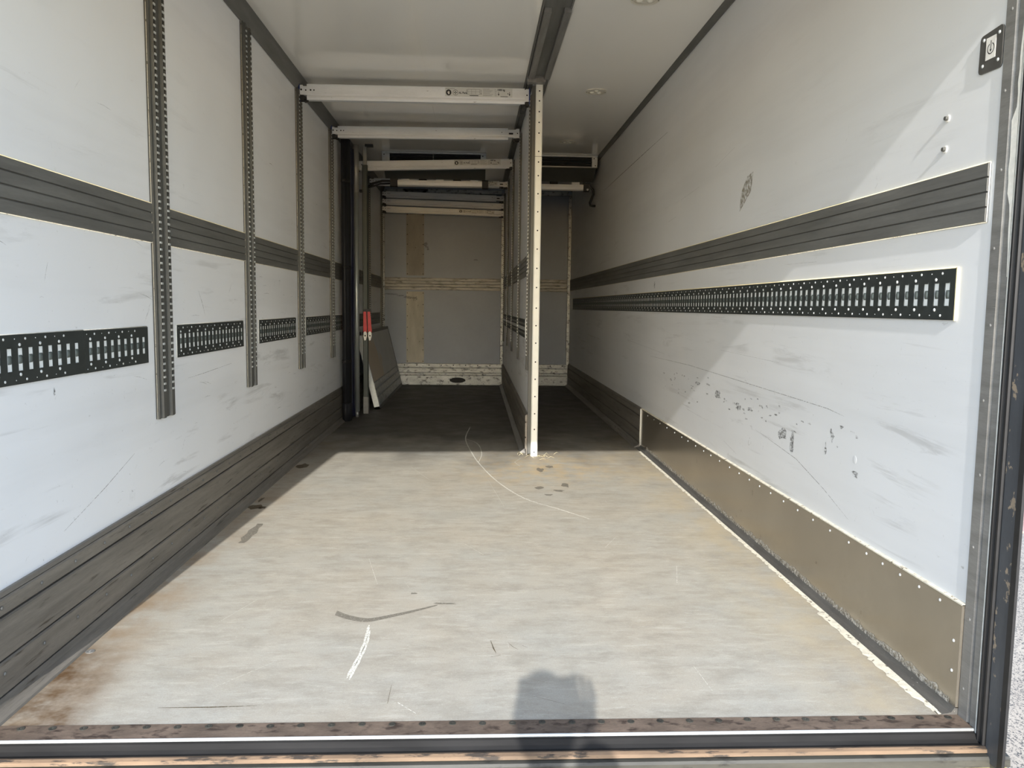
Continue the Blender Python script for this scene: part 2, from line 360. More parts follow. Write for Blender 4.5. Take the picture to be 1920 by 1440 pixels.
MB().tube([(HW - .006, YF + .004, z / 100) for z in range(0, 30, 5)], .003, 6).build('end_sealant', m_seal, kr)
# dark channel and white sealant along the right side of the deck
p = [(HW, 0), (HW - .046, 0), (HW - .044, .004), (HW - .020, .008), (HW - .010, .022), (HW, .022)]
MB().prism(p, 'y', YF, 5.82).build('floor_cove', m_cove, kr)
mb = MB(); n = 240; vs = []
for i in range(n + 1):
    y = 1.925 + i * (5.66 - 1.925) / n; wd = .010 + .010 * random.random() + (.012 if 2.0 < y < 2.6 else 0); x1 = HW - .043
    vs += [(x1, y, .0045), (x1 - wd, y, .0008)]
mb.add(vs, [(2 * i, 2 * i + 1, 2 * i + 3, 2 * i + 2) for i in range(n)])
mb.build('sealant_strip', m_seald, floor)
mb = MB(); vs = []
for i in range(120):
    y = 1.93 + i * .031; x1 = HW - .013; vs += [(x1, y, .021), (x1 + .002, y, .03 + .018 * random.random())]
mb.add(vs, [(2 * i, 2 * i + 1, 2 * i + 3, 2 * i + 2) for i in range(119)])
mb.build('smeared_sealant', m_smear, kr)

mb = MB(); random.seed(3)
mb.add([(HW - .048, 1.958, .0030), (HW - .03, 1.99, .006), (HW - .010, 1.925, .0065), (HW - .006, 1.906, .005), (HW - .052, 1.906, .0030)], [(0, 1, 2, 3, 4)])
mb.build('corner_sealant', m_seald, floor)
# bump bands at half height, four ribbed strips each
def band(name, sx, y0, y1, mat, z0=1.257, z1=1.402):
    b = MB().box(*(sorted((sx * HW, sx * (HW - .003)))), y0, y1, z0, z1).build(name, mat); struct(b)
    n = 4; hgt = (z1 - z0) / n; X0 = HW - .003
    for i in range(n):
        a = z0 + i * hgt + .0007; c = z0 + (i + 1) * hgt - .0007
        p = [(sx * X0, a), (sx * (X0 - .0050), a + .002), (sx * (X0 - .0055), (a + c) / 2), (sx * (X0 - .0050), c - .002), (sx * X0, c)]
        MB().prism(p, 'y', y0, y1).build('ribbed_strip', mat, b)
    for z in (z0, z1):
        MB().tube([(sx * (HW - .003), y0, z), (sx * (HW - .003), y1, z)], .0016, 6).build('edge_sealant', m_cream if z == z1 else m_seald, b)
    return b
bl = band('trim_1', -1, YF, YB, m_alud)
brr = band('trim_2', 1, 1.925, YB, m_alud)
MB().tube([(HW - .004, 1.923, 1.257), (HW - .003, 1.923, 1.402)], .0016, 6).build('end_sealant', m_seal, brr)
# ceiling corner trims
s = MB().prism([(-HW, 2.468), (-HW + .006, 2.466), (-1.192, H - .004), (-1.192, H), (-HW, H)], 'y', 1.84, YB).build('trim_3', m_alud); struct(s)
s = MB().prism([(HW, 2.536), (HW - .006, 2.534), (1.198, H - .004), (1.198, H), (HW, H)], 'y', 1.84, YB).build('trim_4', m_alud); struct(s)

# bulkhead: band, kick section, corner posts, top rail, plywood repair strips
b = MB().box(-HW, HW, YB - .006, YB, 1.243, 1.402).build('trim_5', m_wornband); struct(b)
for i in range(4):
    a = 1.245 + i * .039; p = [(YB - .006, a), (YB - .013, a + .004), (YB - .014, a + .018), (YB - .013, a + .033), (YB - .006, a + .037)]
    MB().prism(p, 'x', -HW + .02, HW - .02).build('ribbed_strip', m_wornband, b)
b = MB().box(-HW, HW, YB - .008, YB, 0, .284).build('baseboard_back', m_wornalu); struct(b)
for a, c, d in ((.232, .284, .012), (.165, .226, .017), (.135, .160, .010), (.0, .130, .020)):
    p = [(YB - .008, a), (YB - .008 - d + .004, a), (YB - .008 - d, a + .005), (YB - .008 - d, c - .005), (YB - .008 - d + .004, c), (YB - .008, c)]
    MB().prism(p, 'x', -HW + .021, HW - .021).build('kick_plank', m_wornalu, b)
rv = MB()
for i in range(15): rv.dome((-1.1 + i * .16, YB - .020, .262), (0, -1, 0), .008, .003)
tag(rv.build('rivets', m_dark, b), kind='stuff')
mb = MB(); vs = [(-.245 + .105 * math.cos(t * PI / 10) * (1 + .06 * math.sin(t * 3)), YB - .0285, .066 + .036 * math.sin(t * PI / 10)) for t in range(20)]
mb.add(vs + [(x, YB - .022, z) for x, y, z in vs], [tuple(range(20))] + [(i, (i + 1) % 20, 20 + (i + 1) % 20, 20 + i) for i in range(20)])
mb.build('dark_hole_patch', m_dark, b)  # flat black patch paints the dark of a hole
def strip_post(n, x0, x1, z0, z1):
    o = MB().cbox(x0, x1, YB - .026, YB, z0, z1, .004).build('trim_%d' % n, m_wornalu); struct(o)
    rv = MB()
    for i in range(18): rv.dome(((x0 + x1) / 2, YB - .026, z0 + .05 + i * (z1 - z0 - .1) / 17), (0, -1, 0), .006, .003, 6)
    tag(rv.build('rivets', m_dark, o), kind='stuff')
strip_post(6, -1.236, -1.196, .0, 2.42); strip_post(7, .312, .352, .284, 2.5); strip_post(8, 1.186, 1.229, .284, 2.5)
o = MB().cbox(.352, 1.186, YB - .022, YB, 2.48, 2.535, .004, ax=0).build('trim_9', m_wornalu); struct(o)
o = MB().cbox(-1.196, .312, YB - .022, YB, 2.48, 2.535, .004, ax=0).build('trim_10', m_wornalu); struct(o)
for z0, z1, mt in ((.292, 1.222, m_ply), (1.43, 2.23, m_ply2)):
    q = MB().box(-.918, -.688, YB - .011, YB, z0, z1).build('plywood_patch', mt, wall_b); q['label'] = 'tan plywood repair strip screwed to the bulkhead'
    rv = MB()
    for i in range(7):
        for x in (-.905, -.70): rv.dome((x, YB - .011, z0 + .02 + i * (z1 - z0 - .04) / 6), (0, -1, 0), .006, .002, 6)
    tag(rv.build('screws', m_dark, q), kind='stuff')
sc = MB()
def fleck(mb, c, u, v, su, sv, off, n=9, jag=.45):
    c = Vector(c); u = Vector(u); v = Vector(v); nn = u.cross(v).normalized(); vs = []
    for i in range(n):
        t = 2 * PI * i / n; r = 1 - jag * random.random(); vs.append(c + u * su * r * math.cos(t) + v * sv * r * math.sin(t) + nn * off)
    mb.add(vs, [tuple(range(n))])
for px, pz, a, bb in ((-.665, 1.83, .03, .05), (-.64, 1.78, .02, .04), (-.02, 1.64, .05, .012), (-1.1, 1.185, .12, .015), (-1.0, 1.165, .08, .012), (-.9, 1.15, .07, .03), (-.8, 1.135, .05, .03)):
    fleck(sc, (px, YB - .0125, pz), (1, 0, 0), (0, 0, 1), a, bb, .0, 11, .6)
tag(sc.build('scuff_marks', m_scuff, wall_b), kind='stuff')

# rear frame: right post with seals, mirrored on the left
def rear_post(n, sx):
    X = lambda a: sx * a
    o = MB().prism([(X(HW), 1.905), (X(HW - .003), 1.903), (X(HW - .003), 1.868), (X(HW + .004), 1.864), (X(HW + .004), 1.858), (X(HW - .003), 1.854), (X(HW - .001), 1.832), (X(HW + .072), 1.832), (X(HW + .08), 1.84), (X(HW + .08), 1.905)], 'z', -.02, H).build('trim_%d' % n, m_alu); struct(o)
    mb = MB().box(*sorted((X(HW - .0035), X(HW + .012))), 1.829, 1.8315, -.016, H); mb.build('edge_sealant', m_seal, o)
    for y0, y1 in ((1.812, 1.828), (1.793, 1.808)):
        p = [(X(HW + .002), y0), (X(HW - .006), (y0 + y1) / 2 - .003), (X(HW - .006), (y0 + y1) / 2 + .003), (X(HW + .002), y1), (X(HW + .02), y1), (X(HW + .02), y0)]
        MB().prism(p, 'z', -.036, H).build('door_seal', m_black, o)
    MB().box(*sorted((X(HW + .012), X(HW + .034))), 1.790, 1.832, -.036, H).build('seal_backing', m_black, o)
    q = MB().prism([(X(HW - .002), 1.745), (X(HW + .010), 1.745), (X(HW + .036), 1.790), (X(HW - .002), 1.790)], 'z', -.05, H).build('hinge_post', m_paint, o); q['label'] = 'chipped dark grey painted hinge post'
    MB().box(*sorted((X(HW - .003), X(HW + .004))), 1.727, 1.745, -.05, H).build('outer_seal', m_black, o)
    rv = MB()
    for i in range(14): rv.dome((X(HW - .003), 1.889 - .006 * (i % 2), .08 + i * .185), (-sx, 0, 0), .0045, .002)
    tag(rv.build('screws', m_alu, o), kind='stuff')
rear_post(11, 1); rear_post(12, -1)
mb = MB(); vs = []
for i in range(24):
    z = 1.12 + i * .028; wd = .010 * math.sin(PI * (i + .5) / 24) * (.7 + .5 * random.random()) + (.012 if 6 < i < 14 else 0); vs += [(HW - .0042, 1.832, z), (HW - .0042, 1.833 + wd, z)]
mb.add(vs, [(2 * i, 2 * i + 1, 2 * i + 3, 2 * i + 2) for i in range(23)])
mb.build('flaked_white_paint', m_seal, bpy.data.objects['trim_11'])

# door sill
o = MB().box(-HW, HW, 1.838, YF, -.06, .0025).build('trim_13', m_rust); struct(o)
rv = MB()
for i in range(33):
    rv.ring((-1.19 + i * .0745, 1.892 - .004 * random.random(), .0025), (0, 0, 1), .0035, .009, .0015, 10); rv.dome((-1.19 + i * .0745, 1.892, .0025), (0, 0, 1), .0035, .001, 6)
tag(rv.build('screws', m_sill, o), kind='stuff')
MB().tube([(-HW, 1.836, .0), (HW, 1.836, .0)], .0042, 8).build('highlight_nosing', m_galv, o)  # pale metal puts the sunlit edge into the nosing colour
p = [(1.838, -.002), (1.828, -.006), (1.820, -.016), (1.812, -.022), (1.800, -.020), (1.796, -.026), (1.796, -.06), (1.838, -.06)]
MB().prism(p, 'x', -HW - .01, HW).build('sill_groove', m_silldk, o)
p = [(1.800, -.020), (1.792, -.018), (1.784, -.022), (1.782, -.030), (1.796, -.034)]
MB().prism(p, 'x', -HW - .02, HW + .015).build('rust_line', m_sillrust, o)
p = [(1.790, -.034), (1.776, -.036), (1.772, -.042), (1.770, -.060), (1.80, -.060)]
MB().prism(p, 'x', -HW - .03, HW + .05).build('sill_face', m_sill, o)
o = MB().cbox(-HW - .04, HW + .04, 1.70, 1.80, -.20, -.0605, .004, ax=0).build('trim_14', m_yellow); struct(o)
MB().box(-1.1, 1.1, 1.72, 1.86, -.34, -.21).build('bumper_bar', m_paint, o)

# unseen flap and struts added to cast the shadow line and dim upper walls
o = MB().add([(-1.30, 1.86, 2.585), (1.30, 1.86, 2.585), (1.30, .80, 2.288), (-1.30, .74, 2.256), (-1.30, 1.84, 2.64), (1.30, 1.84, 2.64), (1.30, .785, 2.325), (-1.30, .725, 2.293)],
    [(0, 1, 2, 3), (4, 7, 6, 5), (0, 4, 5, 1), (1, 5, 6, 2), (2, 6, 7, 3), (3, 7, 4, 0)]).build('shadow_flap_1', m_body); struct(o)
for sx in (-1, 1): MB().tube([(sx * 1.27, 1.84, 1.80), (sx * 1.27, 1.25, 2.40)], .012, 8).build('gas_strut', m_black, o)
# outside
GZ = -.75
g = MB().box(-30, 30, -30, 40, GZ - .2, GZ).build('ground', m_asph); struct(g)
g2 = MB().box(3.2, 9.5, 6.15, 22, GZ, GZ + .012).build('brick_paving', m_brick); struct(g2)
# chassis and wheels under the box so that the truck stands on the ground
ch = thing('truck_chassis', 'dark steel truck chassis with wheels below the cargo box', 'chassis', (0, 4, GZ))
MB().box(-.45, -.35, 2.2, 12.0, -.42, -.165).box(.35, .45, 2.2, 12.0, -.42, -.165).box(-.45, .45, 3.0, 3.1, -.40, -.2).box(-.45, .45, 8.0, 8.1, -.40, -.2).build('frame', m_paint, ch)
for sx in (-1, 1):
    for y in (3.6, 9.6):
        MB().prism([(y + .29 * math.cos(t * PI / 16), GZ + .29 + .29 * math.sin(t * PI / 16)) for t in range(32)], 'x', *sorted((sx * .86, sx * 1.16)), 0, True).build('wheel', m_black, ch)
for y in (3.6, 9.6): MB().tube([(-.87, y, GZ + .29), (.87, y, GZ + .29)], .06, 10).build('axle', m_paint, ch)

# ------------------------------------------------------------------ beam tracks on the left wall (local: x out of the wall, y along it, z up)
TL = 1.872
mb = MB().box(0, .004, -.078, .078, 0, TL).box(.004, .009, -.078, -.070, 0, TL).box(.004, .009, .070, .078, 0, TL).box(.004, .0065, -.014, .014, 0, TL)
me_tplate = mb.mesh('base_plate', m_track)
def rail_mesh(L_, n0=.105):
    mb = MB(); hw = .0115; x = .015; rows = []
    k = int((L_ - n0) / .0254)
    for i in range(k): z = n0 + i * .0254; rows.append((z, z + .0065, z + .0215, z + .0254))
    mb.holes(x, -hw, hw, rows, -.0075, .0075, .009, 0, 0, 1)
    zt = n0 + k * .0254
    for a, c in ((0, n0), (zt, L_)):
        if c - a > 1e-4: mb.add([(x, -hw, a), (x, hw, a), (x, hw, c), (x, -hw, c)], [(0, 1, 2, 3)])
    for sgn in (-1, 1):
        mb.add([(x, sgn * hw, 0), (x, sgn * hw, L_), (.004, sgn * (hw + .003), L_), (.004, sgn * (hw + .003), 0)], [(0, 1, 2, 3)])
    mb.add([(x, -hw, 0), (x, hw, 0), (.004, hw + .003, 0), (.004, -hw - .003, 0)], [(0, 1, 2, 3)])
    # rolled lips between the holes, paler metal painting in their highlights
    for z0, za, zb, z1 in rows: mb.box(x, x + .0028, -.0085, .0085, z0 - .002, z0 + .0058, 2)
    return mb.mesh('perforated_rail', [m_trackrail, m_dark, m_galv])
me_trail = rail_mesh(TL)
me_tseal = MB().tube([(.001, -.0795, 0), (.001, -.0795, TL)], .0012, 6).mesh('edge_sealant', m_seald)
def track(parent, rz=0., loc=(0, 0, 0), sc=1.):
    a = inst('base_plate', me_tplate, parent, loc, (0, 0, rz))
    inst('edge_sealant', me_tseal, parent, loc, (0, 0, rz))
    for y in (-.039, .045):
        q = Matrix.Rotation(rz, 3, 'Z') @ Vector((0, y, 0)); inst('perforated_rail', me_trail, parent, tuple(Vector(loc) + q), (0, 0, rz))
names = ['nearest the open rear', 'second from the rear', 'third, holding the nearest deck beam', 'fourth, beside the black curtain', 'fifth, behind the leaning poles', 'sixth, above the leaning panel', 'last, in the dark front corner']
for i, y in enumerate((3.13, 4.335, 5.58, 6.79, 8.0, 9.14, 10.37)):
    t = thing('beam_track', 'vertical perforated track on left wall, ' + names[i], 'track', (-HW + .006, y, .594), 'vertical beam tracks on the left wall')
    track(t)
    # the track stands off where it crosses the bump band
    MB().box(-HW, -HW + .006, y - .0775, y + .0775, .594, 2.466).build('packing', m_track, t)

# ------------------------------------------------------------------ lashing rails (local: x out, y along, z up from the middle)
def lash_meshes(L_, hgt, n):
    """plate pierced by n slots, 50 mm apart; screws; y runs from 0"""
    m = (L_ - n * .05) / 2; x = .0055; mb = MB(); hh = hgt / 2; sh = .030
    # build with holes(): its y is our z, its z is our y -> swap afterwards
    rows = [(m + i * .05, m + i * .05 + .0140, m + i * .05 + .0360, m + (i + 1) * .05) for i in range(n)]
    mb.holes(x, -hh, hh, rows, -sh, sh, .0025, 0, 0, -1)
    for a, c in ((0, m), (L_ - m, L_)): mb.add([(x, -hh, a), (x, hh, a), (x, hh, c), (x, -hh, c)], [(0, 1, 2, 3)])
    mb.v = [(a, c, b) for a, b, c in mb.v]
    mb.box(0, x - .0001, -.0005, 0, -hh, hh).box(0, x - .0001, L_, L_ + .0005, -hh, hh).box(0, x - .0001, 0, L_, -hh - .0005, -hh).box(0, x - .0001, 0, L_, hh, hh + .0005)
    for i in range(n): # pressed rims round each slot
        yc = m + (i + .5) * .05
        for sgn in (-1, 1): mb.box(x, x + .0012, yc - .011, yc + .011, *sorted((sgn * sh, sgn * (sh + .003))))
    sm = MB()
    for i in range(max(1, n // 2)):
        yc = m + .022 + i * .1
        for dy, z, r in ((0, .040, .0052), (.028, .056, .0040), (0, -.041, .0052), (.028, -.056, .0040), (-.022, .056, .0018), (-.022, -.056, .0018)):
            if yc + dy < L_ - .006: sm.dome((x, yc + dy, z * hgt / .134), (1, 0, 0), r, r * .6, 7)
    return mb.mesh('rail_plate', m_plate), sm.mesh('rivets', m_galv), m
ins = MB().box(.0008, .0036, -.0118, .0118, -.031, .031)
me_ins = None
mbs = MB().add([], [])
vs = []; fs = []
for j in range(7):
    a = -PI / 2 + PI * j / 6
    for k in range(9):
        b_ = -PI / 2 + PI * k / 8; vs.append((.0036 + .0045 * math.cos(a) * math.cos(b_), .0015 + .0080 * math.sin(b_), .0115 * math.sin(a)))
fs = [(j * 9 + k, j * 9 + k + 1, (j + 1) * 9 + k + 1, (j + 1) * 9 + k) for j in range(6) for k in range(8)]
ins.add(vs, fs, 1, True)
me_ins = ins.mesh('slot_insert', [m_slotw, m_slot])
def lash(parent, L_, hgt, side=1, loc=(0, 0, 0), rz=0.):
    n = int(L_ / .05); pm, sm, m = lash_meshes(L_, hgt, n)
    inst('rail_plate', pm, parent, loc, (0, 0, rz)); q = inst('rivets', sm, parent, loc, (0, 0, rz)); q['kind'] = 'stuff'
    R = Matrix.Rotation(rz, 3, 'Z')
    for i in range(n): inst('slot_insert', me_ins, parent, tuple(Vector(loc) + R @ Vector((0, m + (i + .5) * .05, 0))), (0, 0, rz))
ll = [(1.91, 2.508, 'nearest the rear, cut by picture edge'), (2.509, 2.985, 'just left of first vertical track'), (3.28, 4.20, 'between first and second vertical tracks'),
      (4.51, 5.42, 'between second and third vertical tracks'), (5.75, 6.69, 'between third and fourth vertical tracks'), (6.95, 7.90, 'behind the black curtain and poles'),
      (8.15, 9.05, 'above the near half of the leaning panel'), (9.25, 10.2, 'above the far end of the leaning panel')]
for i, (a, b, d) in enumerate(ll):
    t = thing('lashing_rail', 'dark slotted lashing plate on left wall, ' + d, 'rail', (-HW + .0004, a, .880 if i else .881), 'lashing plates on the left wall')
    lash(t, b - a, .130)
    MB().tube([(-HW + .002, a, .948), (-HW + .002, b, .948)], .0018, 6).build('edge_sealant', m_seal, t)
    if i not in (1,): MB().tube([(-HW + .002, a - .004, .815), (-HW + .002, a - .004, .946)], .002, 6).build('edge_sealant', m_seal, t)
t = thing('lashing_rail', 'long dark slotted lashing rail running the length of the right wall', 'rail', (HW - .0004, 10.15, 1.0825))
lash(t, 10.15 - 2.03, .134, rz=PI)
MB().tube([(HW - .003, 2.03, 1.152), (HW - .003, 10.15, 1.152)], .002, 6).build('edge_sealant', m_cream, t)
MB().box(HW - .0062, HW - .0003, 2.0255, 2.0292, 1.013, 1.153).build('end_sealant', m_cream, t)

# ------------------------------------------------------------------ ceiling rail and the partition hanging in it
t = thing('ceiling_rail', 'dark metal guide rail along the ceiling above the partition', 'rail', (.38, 4.5, H))
MB().box(.302, .460, 1.9, 10.45, H - .006, H).build('base_plate', m_alud, t)
for x in (.318, .420):
    MB().cbox(x, x + .038, 4.20 if x < .4 else 4.19, 5.40, H - .030, H - .006, .003, ax=1).build('guide_strip', m_alu, t)
    MB().box(x + .004, x + .034, 5.40, 10.4, H - .022, H - .006).build('guide_channel', m_alud, t)
MB().box(.306, .312, 3.9, 10.4, H - .012, H - .006).build('rail_lip', m_alu, t); MB().box(.450, .456, 3.9, 10.4, H - .012, H - .006).build('rail_lip', m_alu, t)
MB().box(.312, .430, 5.40, 5.46, H - .045, H - .006).build('trolley', m_alu, t)
for y in (5.95, 6.3): MB().box(.31, .36, y, y + .10, H - .040, H - .006).build('trolley', m_alud, t)

PX0, PX1, PY0, PY1, PT = .355, .405, 5.50, 10.44, 2.535
pt = thing('partition_wall', 'movable white partition with a cream end post standing along the load floor', 'partition', (.38, 5.5, 0))
MB().box(PX0, PX1, PY0, PY1, .02, PT).build('panel', m_wall, pt)
MB().cbox(.372, .419, 5.463, 5.50, .0, PT - .005, .006).build('end_post', m_white, pt)
MB().box(.350, .372, 5.485, 5.53, .015, PT - .02).build('edge_channel', m_track, pt)
MB().box(.3715, .4195, 5.462, 5.502, 2.045, 2.048).build('post_joint', m_inkg, pt)
hm = MB()
for z in [.03, .22 - .03, .30, .42, .54, .66, .79, .91, 1.03, 1.17, 1.30, 1.43, 1.555, 1.68, 1.80, 1.92, 2.01, 2.08, 2.20, 2.27, 2.34, 2.41, 2.475]:
    hm.dome((.396, 5.463, z), (0, -1, 0), .0052, .0015, 8)
tag(hm.build('rivets', m_dark, pt), kind='stuff')
kb = MB().box(PX0 - .012, PX0, 5.52, PY1, 0, .288).build('kick_strip', m_kick, pt)
for a, c in ((.235, .284), (.127, .23), (.04, .122)):
    MB().prism([(PX0 - .012, a), (PX0 - .020, a + .004), (PX0 - .020, c - .004), (PX0 - .012, c)], 'y', 5.52, PY1).build('kick_plank', m_kick, kb)
MB().box(PX1, PX1 + .012, 5.52, PY1, 0, .288).build('kick_strip', m_kick, pt)
MB().prism([(PX0 - .012, 0), (PX0 - .052, 0), (PX0 - .05, .006), (PX0 - .02, .03), (PX0 - .012, .03)], 'y', 5.6, PY1).build('floor_cove', m_alu, pt)
bb = MB().box(PX0 - .005, PX0, 5.53, PY1, 1.262, 1.408).build('bump_band', m_wornband, pt)
for i in range(4):
    a = 1.264 + i * .036
    MB().prism([(PX0 - .005, a), (PX0 - .013, a + .004), (PX0 - .013, a + .030), (PX0 - .005, a + .034)], 'y', 5.53, PY1).build('ribbed_strip', m_wornband, bb)
MB().box(PX0 - .010, PX0 - .001, 5.78, PY1, .81, .945).build('lashing_plate', m_plate, pt)
for a, c in ((.835, .85), (.865, .89), (.905, .92)): MB().box(PX0 - .013, PX0 - .010, 5.78, PY1, a, c).build('plate_rib', m_galv if a == .865 else m_alu, pt)
MB().box(PX0 - .014, PX0, 5.765, 5.78, .805, .95).build('plate_end', m_galv, pt)
for y in (5.60, 6.79, 8.0, 9.14, 10.30):
    track(pt, PI, (PX0 - .0005 - .38, y - 5.5, .594))

# ------------------------------------------------------------------ deck beams (local: x along from the left track, origin at the left end, z mid height)
BL = 1.548
BP = [(-.025, -.012), (-.025, .044), (-.021, .048), (.021, .048), (.025, .044), (.025, -.012), (.022, -.016), (.022, -.024), (.027, -.027), (.027, -.036), (.021, -.048), (-.021, -.048), (-.027, -.036), (-.027, -.027), (-.022, -.024), (-.022, -.016)]
def beam_mesh(L_): return MB().prism(BP, 'x', .050, L_).mesh('beam_body', m_beam)
me_bs, me_bl = beam_mesh(1.452), beam_mesh(1.515)
lf = MB().box(.004, .056, -.020, .020, -.020, .034).box(.004, .022, -.024, .024, -.014, .040).box(.0, .006, -.018, .018, -.016, .020)
lf.dome((.013, -.024, .012), (0, -1, 0), .006, .002, 8, 1); lf.dome((.042, -.020, .010), (0, -1, 0), .005, .002, 8, 1)
me_lf = lf.mesh('end_fitting', [m_beam, m_dark])
rf = MB().box(1.44, 1.530, -.019, .019, -.026, .036).prism([(1.500, -.034), (1.546, -.034), (1.546, .044), (1.524, .044), (1.514, .036), (1.500, .036)], 'y', -.023, .023).box(1.546, BL, -.016, .016, -.018, .022)
rf.box(1.458, 1.494, -.0195, -.0188, -.003, .011, 1); rf.dome((1.530, -.023, .006), (0, -1, 0), .005, .002, 8, 1)
me_rf = rf.mesh('end_fitting', [m_beam, m_dark])
me_latch = MB().box(.003, .030, -.026, .026, -.052, -.020).box(.012, .060, -.018, .018, -.046, -.028).prism([(.030, -.060), (.042, -.060), (.062, -.044), (.050, -.040)], 'y', -.012, .012).mesh('latch', m_black)
me_latch2 = MB().box(1.522, 1.545, -.026, .026, -.058, -.034).box(1.50, 1.53, -.018, .018, -.052, -.036).prism([(1.486, -.048), (1.500, -.060), (1.512, -.058), (1.502, -.044)], 'y', -.012, .012).mesh('latch', m_black)
me_blue = MB().box(-.004, .003, -.028, .028, -.05, .052).mesh('blue_end_pad', m_blueplas)
me_bholes = MB().dome((.076, -.025, .010), (0, -1, 0), .0055, .0012, 8).dome((.098, -.025, .010), (0, -1, 0), .0045, .0012, 8).dome((1.40, -.025, .012), (0, -1, 0), .004, .0012, 8).mesh('rivets', m_dark)  # black buttons painted in as the dark of open holes
# printed sticker
def plate(mb, x0, x1, z0, z1, y=-.0257): mb.add([(x0, y, z0), (x1, y, z0), (x1, y, z1), (x0, y, z1)], [(0, 1, 2, 3)])
def sticker_parts(x0):
    st = MB().box(x0, x0 + .455, -.0256, -.0249, -.011, .043).mesh('sticker', m_sticker)
    ik = MB()
    c = (x0 + .024, .013)
    def disc(cx, cz, r, y=-.0258, n=20): ik.add([(cx + r * math.cos(2 * PI * k / n), y, cz + r * math.sin(2 * PI * k / n)) for k in range(n)], [tuple(range(n))])
    disc(c[0], c[1], .0185)
    ik.ring((x0 + .070, -.0257, .013), (0, -1, 0), .0155, .0175, .0003, 20); ik.ring((x0 + .070, -.0257, .013), (0, -1, 0), .003, .006, .0003, 10)
    for k in range(4): a = k * PI / 2; disc(x0 + .070 + .009 * math.cos(a), .013 + .009 * math.sin(a), .0025, -.0258, 8)
    for k in range(6): plate(ik, x0 + .006 + k * .010, x0 + .013 + k * .010, .0365, .0385)
    # table diagram with arrows at its sides
    for q in ((.152, .236, .034, .0352), (.152, .236, .0195, .0205), (.152, .236, .004, .0052), (.152, .1535, .004, .035), (.2345, .236, .004, .035), (.178, .179, .004, .035), (.206, .207, .004, .035), (.145, .147, .006, .034), (.242, .244, .006, .034), (.165, .225, -.0055, -.0015)):
        plate(ik, x0 + q[0], x0 + q[1], q[2], q[3])
    for xx in (.146, .243):
        ik.add([(x0 + xx - .004, -.0258, .010), (x0 + xx + .004, -.0258, .010), (x0 + xx, -.0258, .003)], [(0, 1, 2)])
    for xx in (.362, .436):                                       # load arrows
        plate(ik, x0 + xx - .0015, x0 + xx + .0015, .004, .022); ik.add([(x0 + xx - .006, -.0258, .010), (x0 + xx + .006, -.0258, .010), (x0 + xx, -.0258, -.002)], [(0, 1, 2)])
    plate(ik, x0 + .375, x0 + .424, -.0075, -.0045)
    for r in range(6): # columns of tiny text
        for a, b_ in ((.256, .33), (.335, .352)):
            wv = (b_ - a) * (.6 + .4 * ((r * 37) % 10) / 10); plate(ik, x0 + a, x0 + a + wv, .036 - r * .0078, .0372 - r * .0078)
    hand = MB(); hand.box(c[0] - .004, c[0] + .006, -.0261, -.0259, c[1] - .010, c[1] + .002)
    for k in range(4): hand.box(c[0] - .0045 + k * .0028, c[0] - .0025 + k * .0028, -.0261, -.0259, c[1] + .001, c[1] + .010 - abs(k - 1.5) * .002)
    hand.add([(c[0] - .004, -.0261, c[1] - .006), (c[0] - .009, -.0261, c[1] + .002), (c[0] - .007, -.0261, c[1] + .004), (c[0] - .003, -.0261, c[1])], [(0, 1, 2, 3)])
    t1 = text_mesh('AL Pack', .0165, m_ink, .0005); t2 = text_mesh('1000 kg', .0165, m_ink, .0006)
    return st, ik.mesh('print', m_ink), hand.mesh('hand_symbol', m_wplas), t1, t2
SX0 = .975
st_m, ik_m, hand_m, t1_m, t2_m = sticker_parts(SX0)
beams = [ # y, zL, zR, long?, sticker, blue, scale_z, label
    (5.58, 2.456, 2.462, 1, 1, 1, 1.08, 'nearest silver deck beam under ceiling, with printed sticker and blue end pads'),
    (6.79, 2.452, 2.466, 0, 0, 2, .98, 'second nearest silver deck beam, without a sticker, its dark end slot showing'),
    (8.00, 2.386, 2.440, 1, 1, 0, .95, 'third silver deck beam, stickered, rising to the right in front of the cooling unit louvre'),
    (9.14, 2.412, 2.406, 0, 1, 0, .80, 'fourth silver deck beam, stickered, just below the drip tray'),
    (10.37, 2.443, 2.412, 0, 0, 0, .85, 'topmost of the three beams stacked at the bulkhead, with dark end slot'),
    (10.37, 2.352, 2.315, 1, 0, 0, .85, 'middle beam of the three stacked at the bulkhead'),
    (10.37, 2.257, 2.223, 1, 1, 0, .85, 'lowest beam of the three stacked at the bulkhead, with a sticker')]
for y, zl, zr, lg, stk, blue, sz, lab in beams:
    t = thing('deck_beam', lab, 'beam', (-1.212, y, zl), 'aluminium deck beams across the left bay', (0, -math.atan2(zr - zl, BL), 0)); t.scale = (1, 1, sz)
    inst('beam_body', me_bl if lg else me_bs, t); inst('end_fitting', me_lf, t); inst('end_fitting', me_rf, t); inst('latch', me_latch, t); inst('latch', me_latch2, t)
    q = inst('rivets', me_bholes, t); q['kind'] = 'stuff'
    if blue: inst('blue_end_pad', me_blue, t)
    if blue == 1: inst('blue_end_pad', me_blue, t, (BL - .001, 0, 0))
    if stk:
        q = inst('sticker', st_m, t); q['label'] = 'printed load sticker'
        inst('print', ik_m, q); inst('hand_symbol', hand_m, q)
        inst('lettering', t1_m, q, (SX0 + .093, -.0258, .012), (PI / 2, 0, 0)); inst('lettering', t2_m, q, (SX0 + .352, -.0258, .0335), (PI / 2, 0, 0))

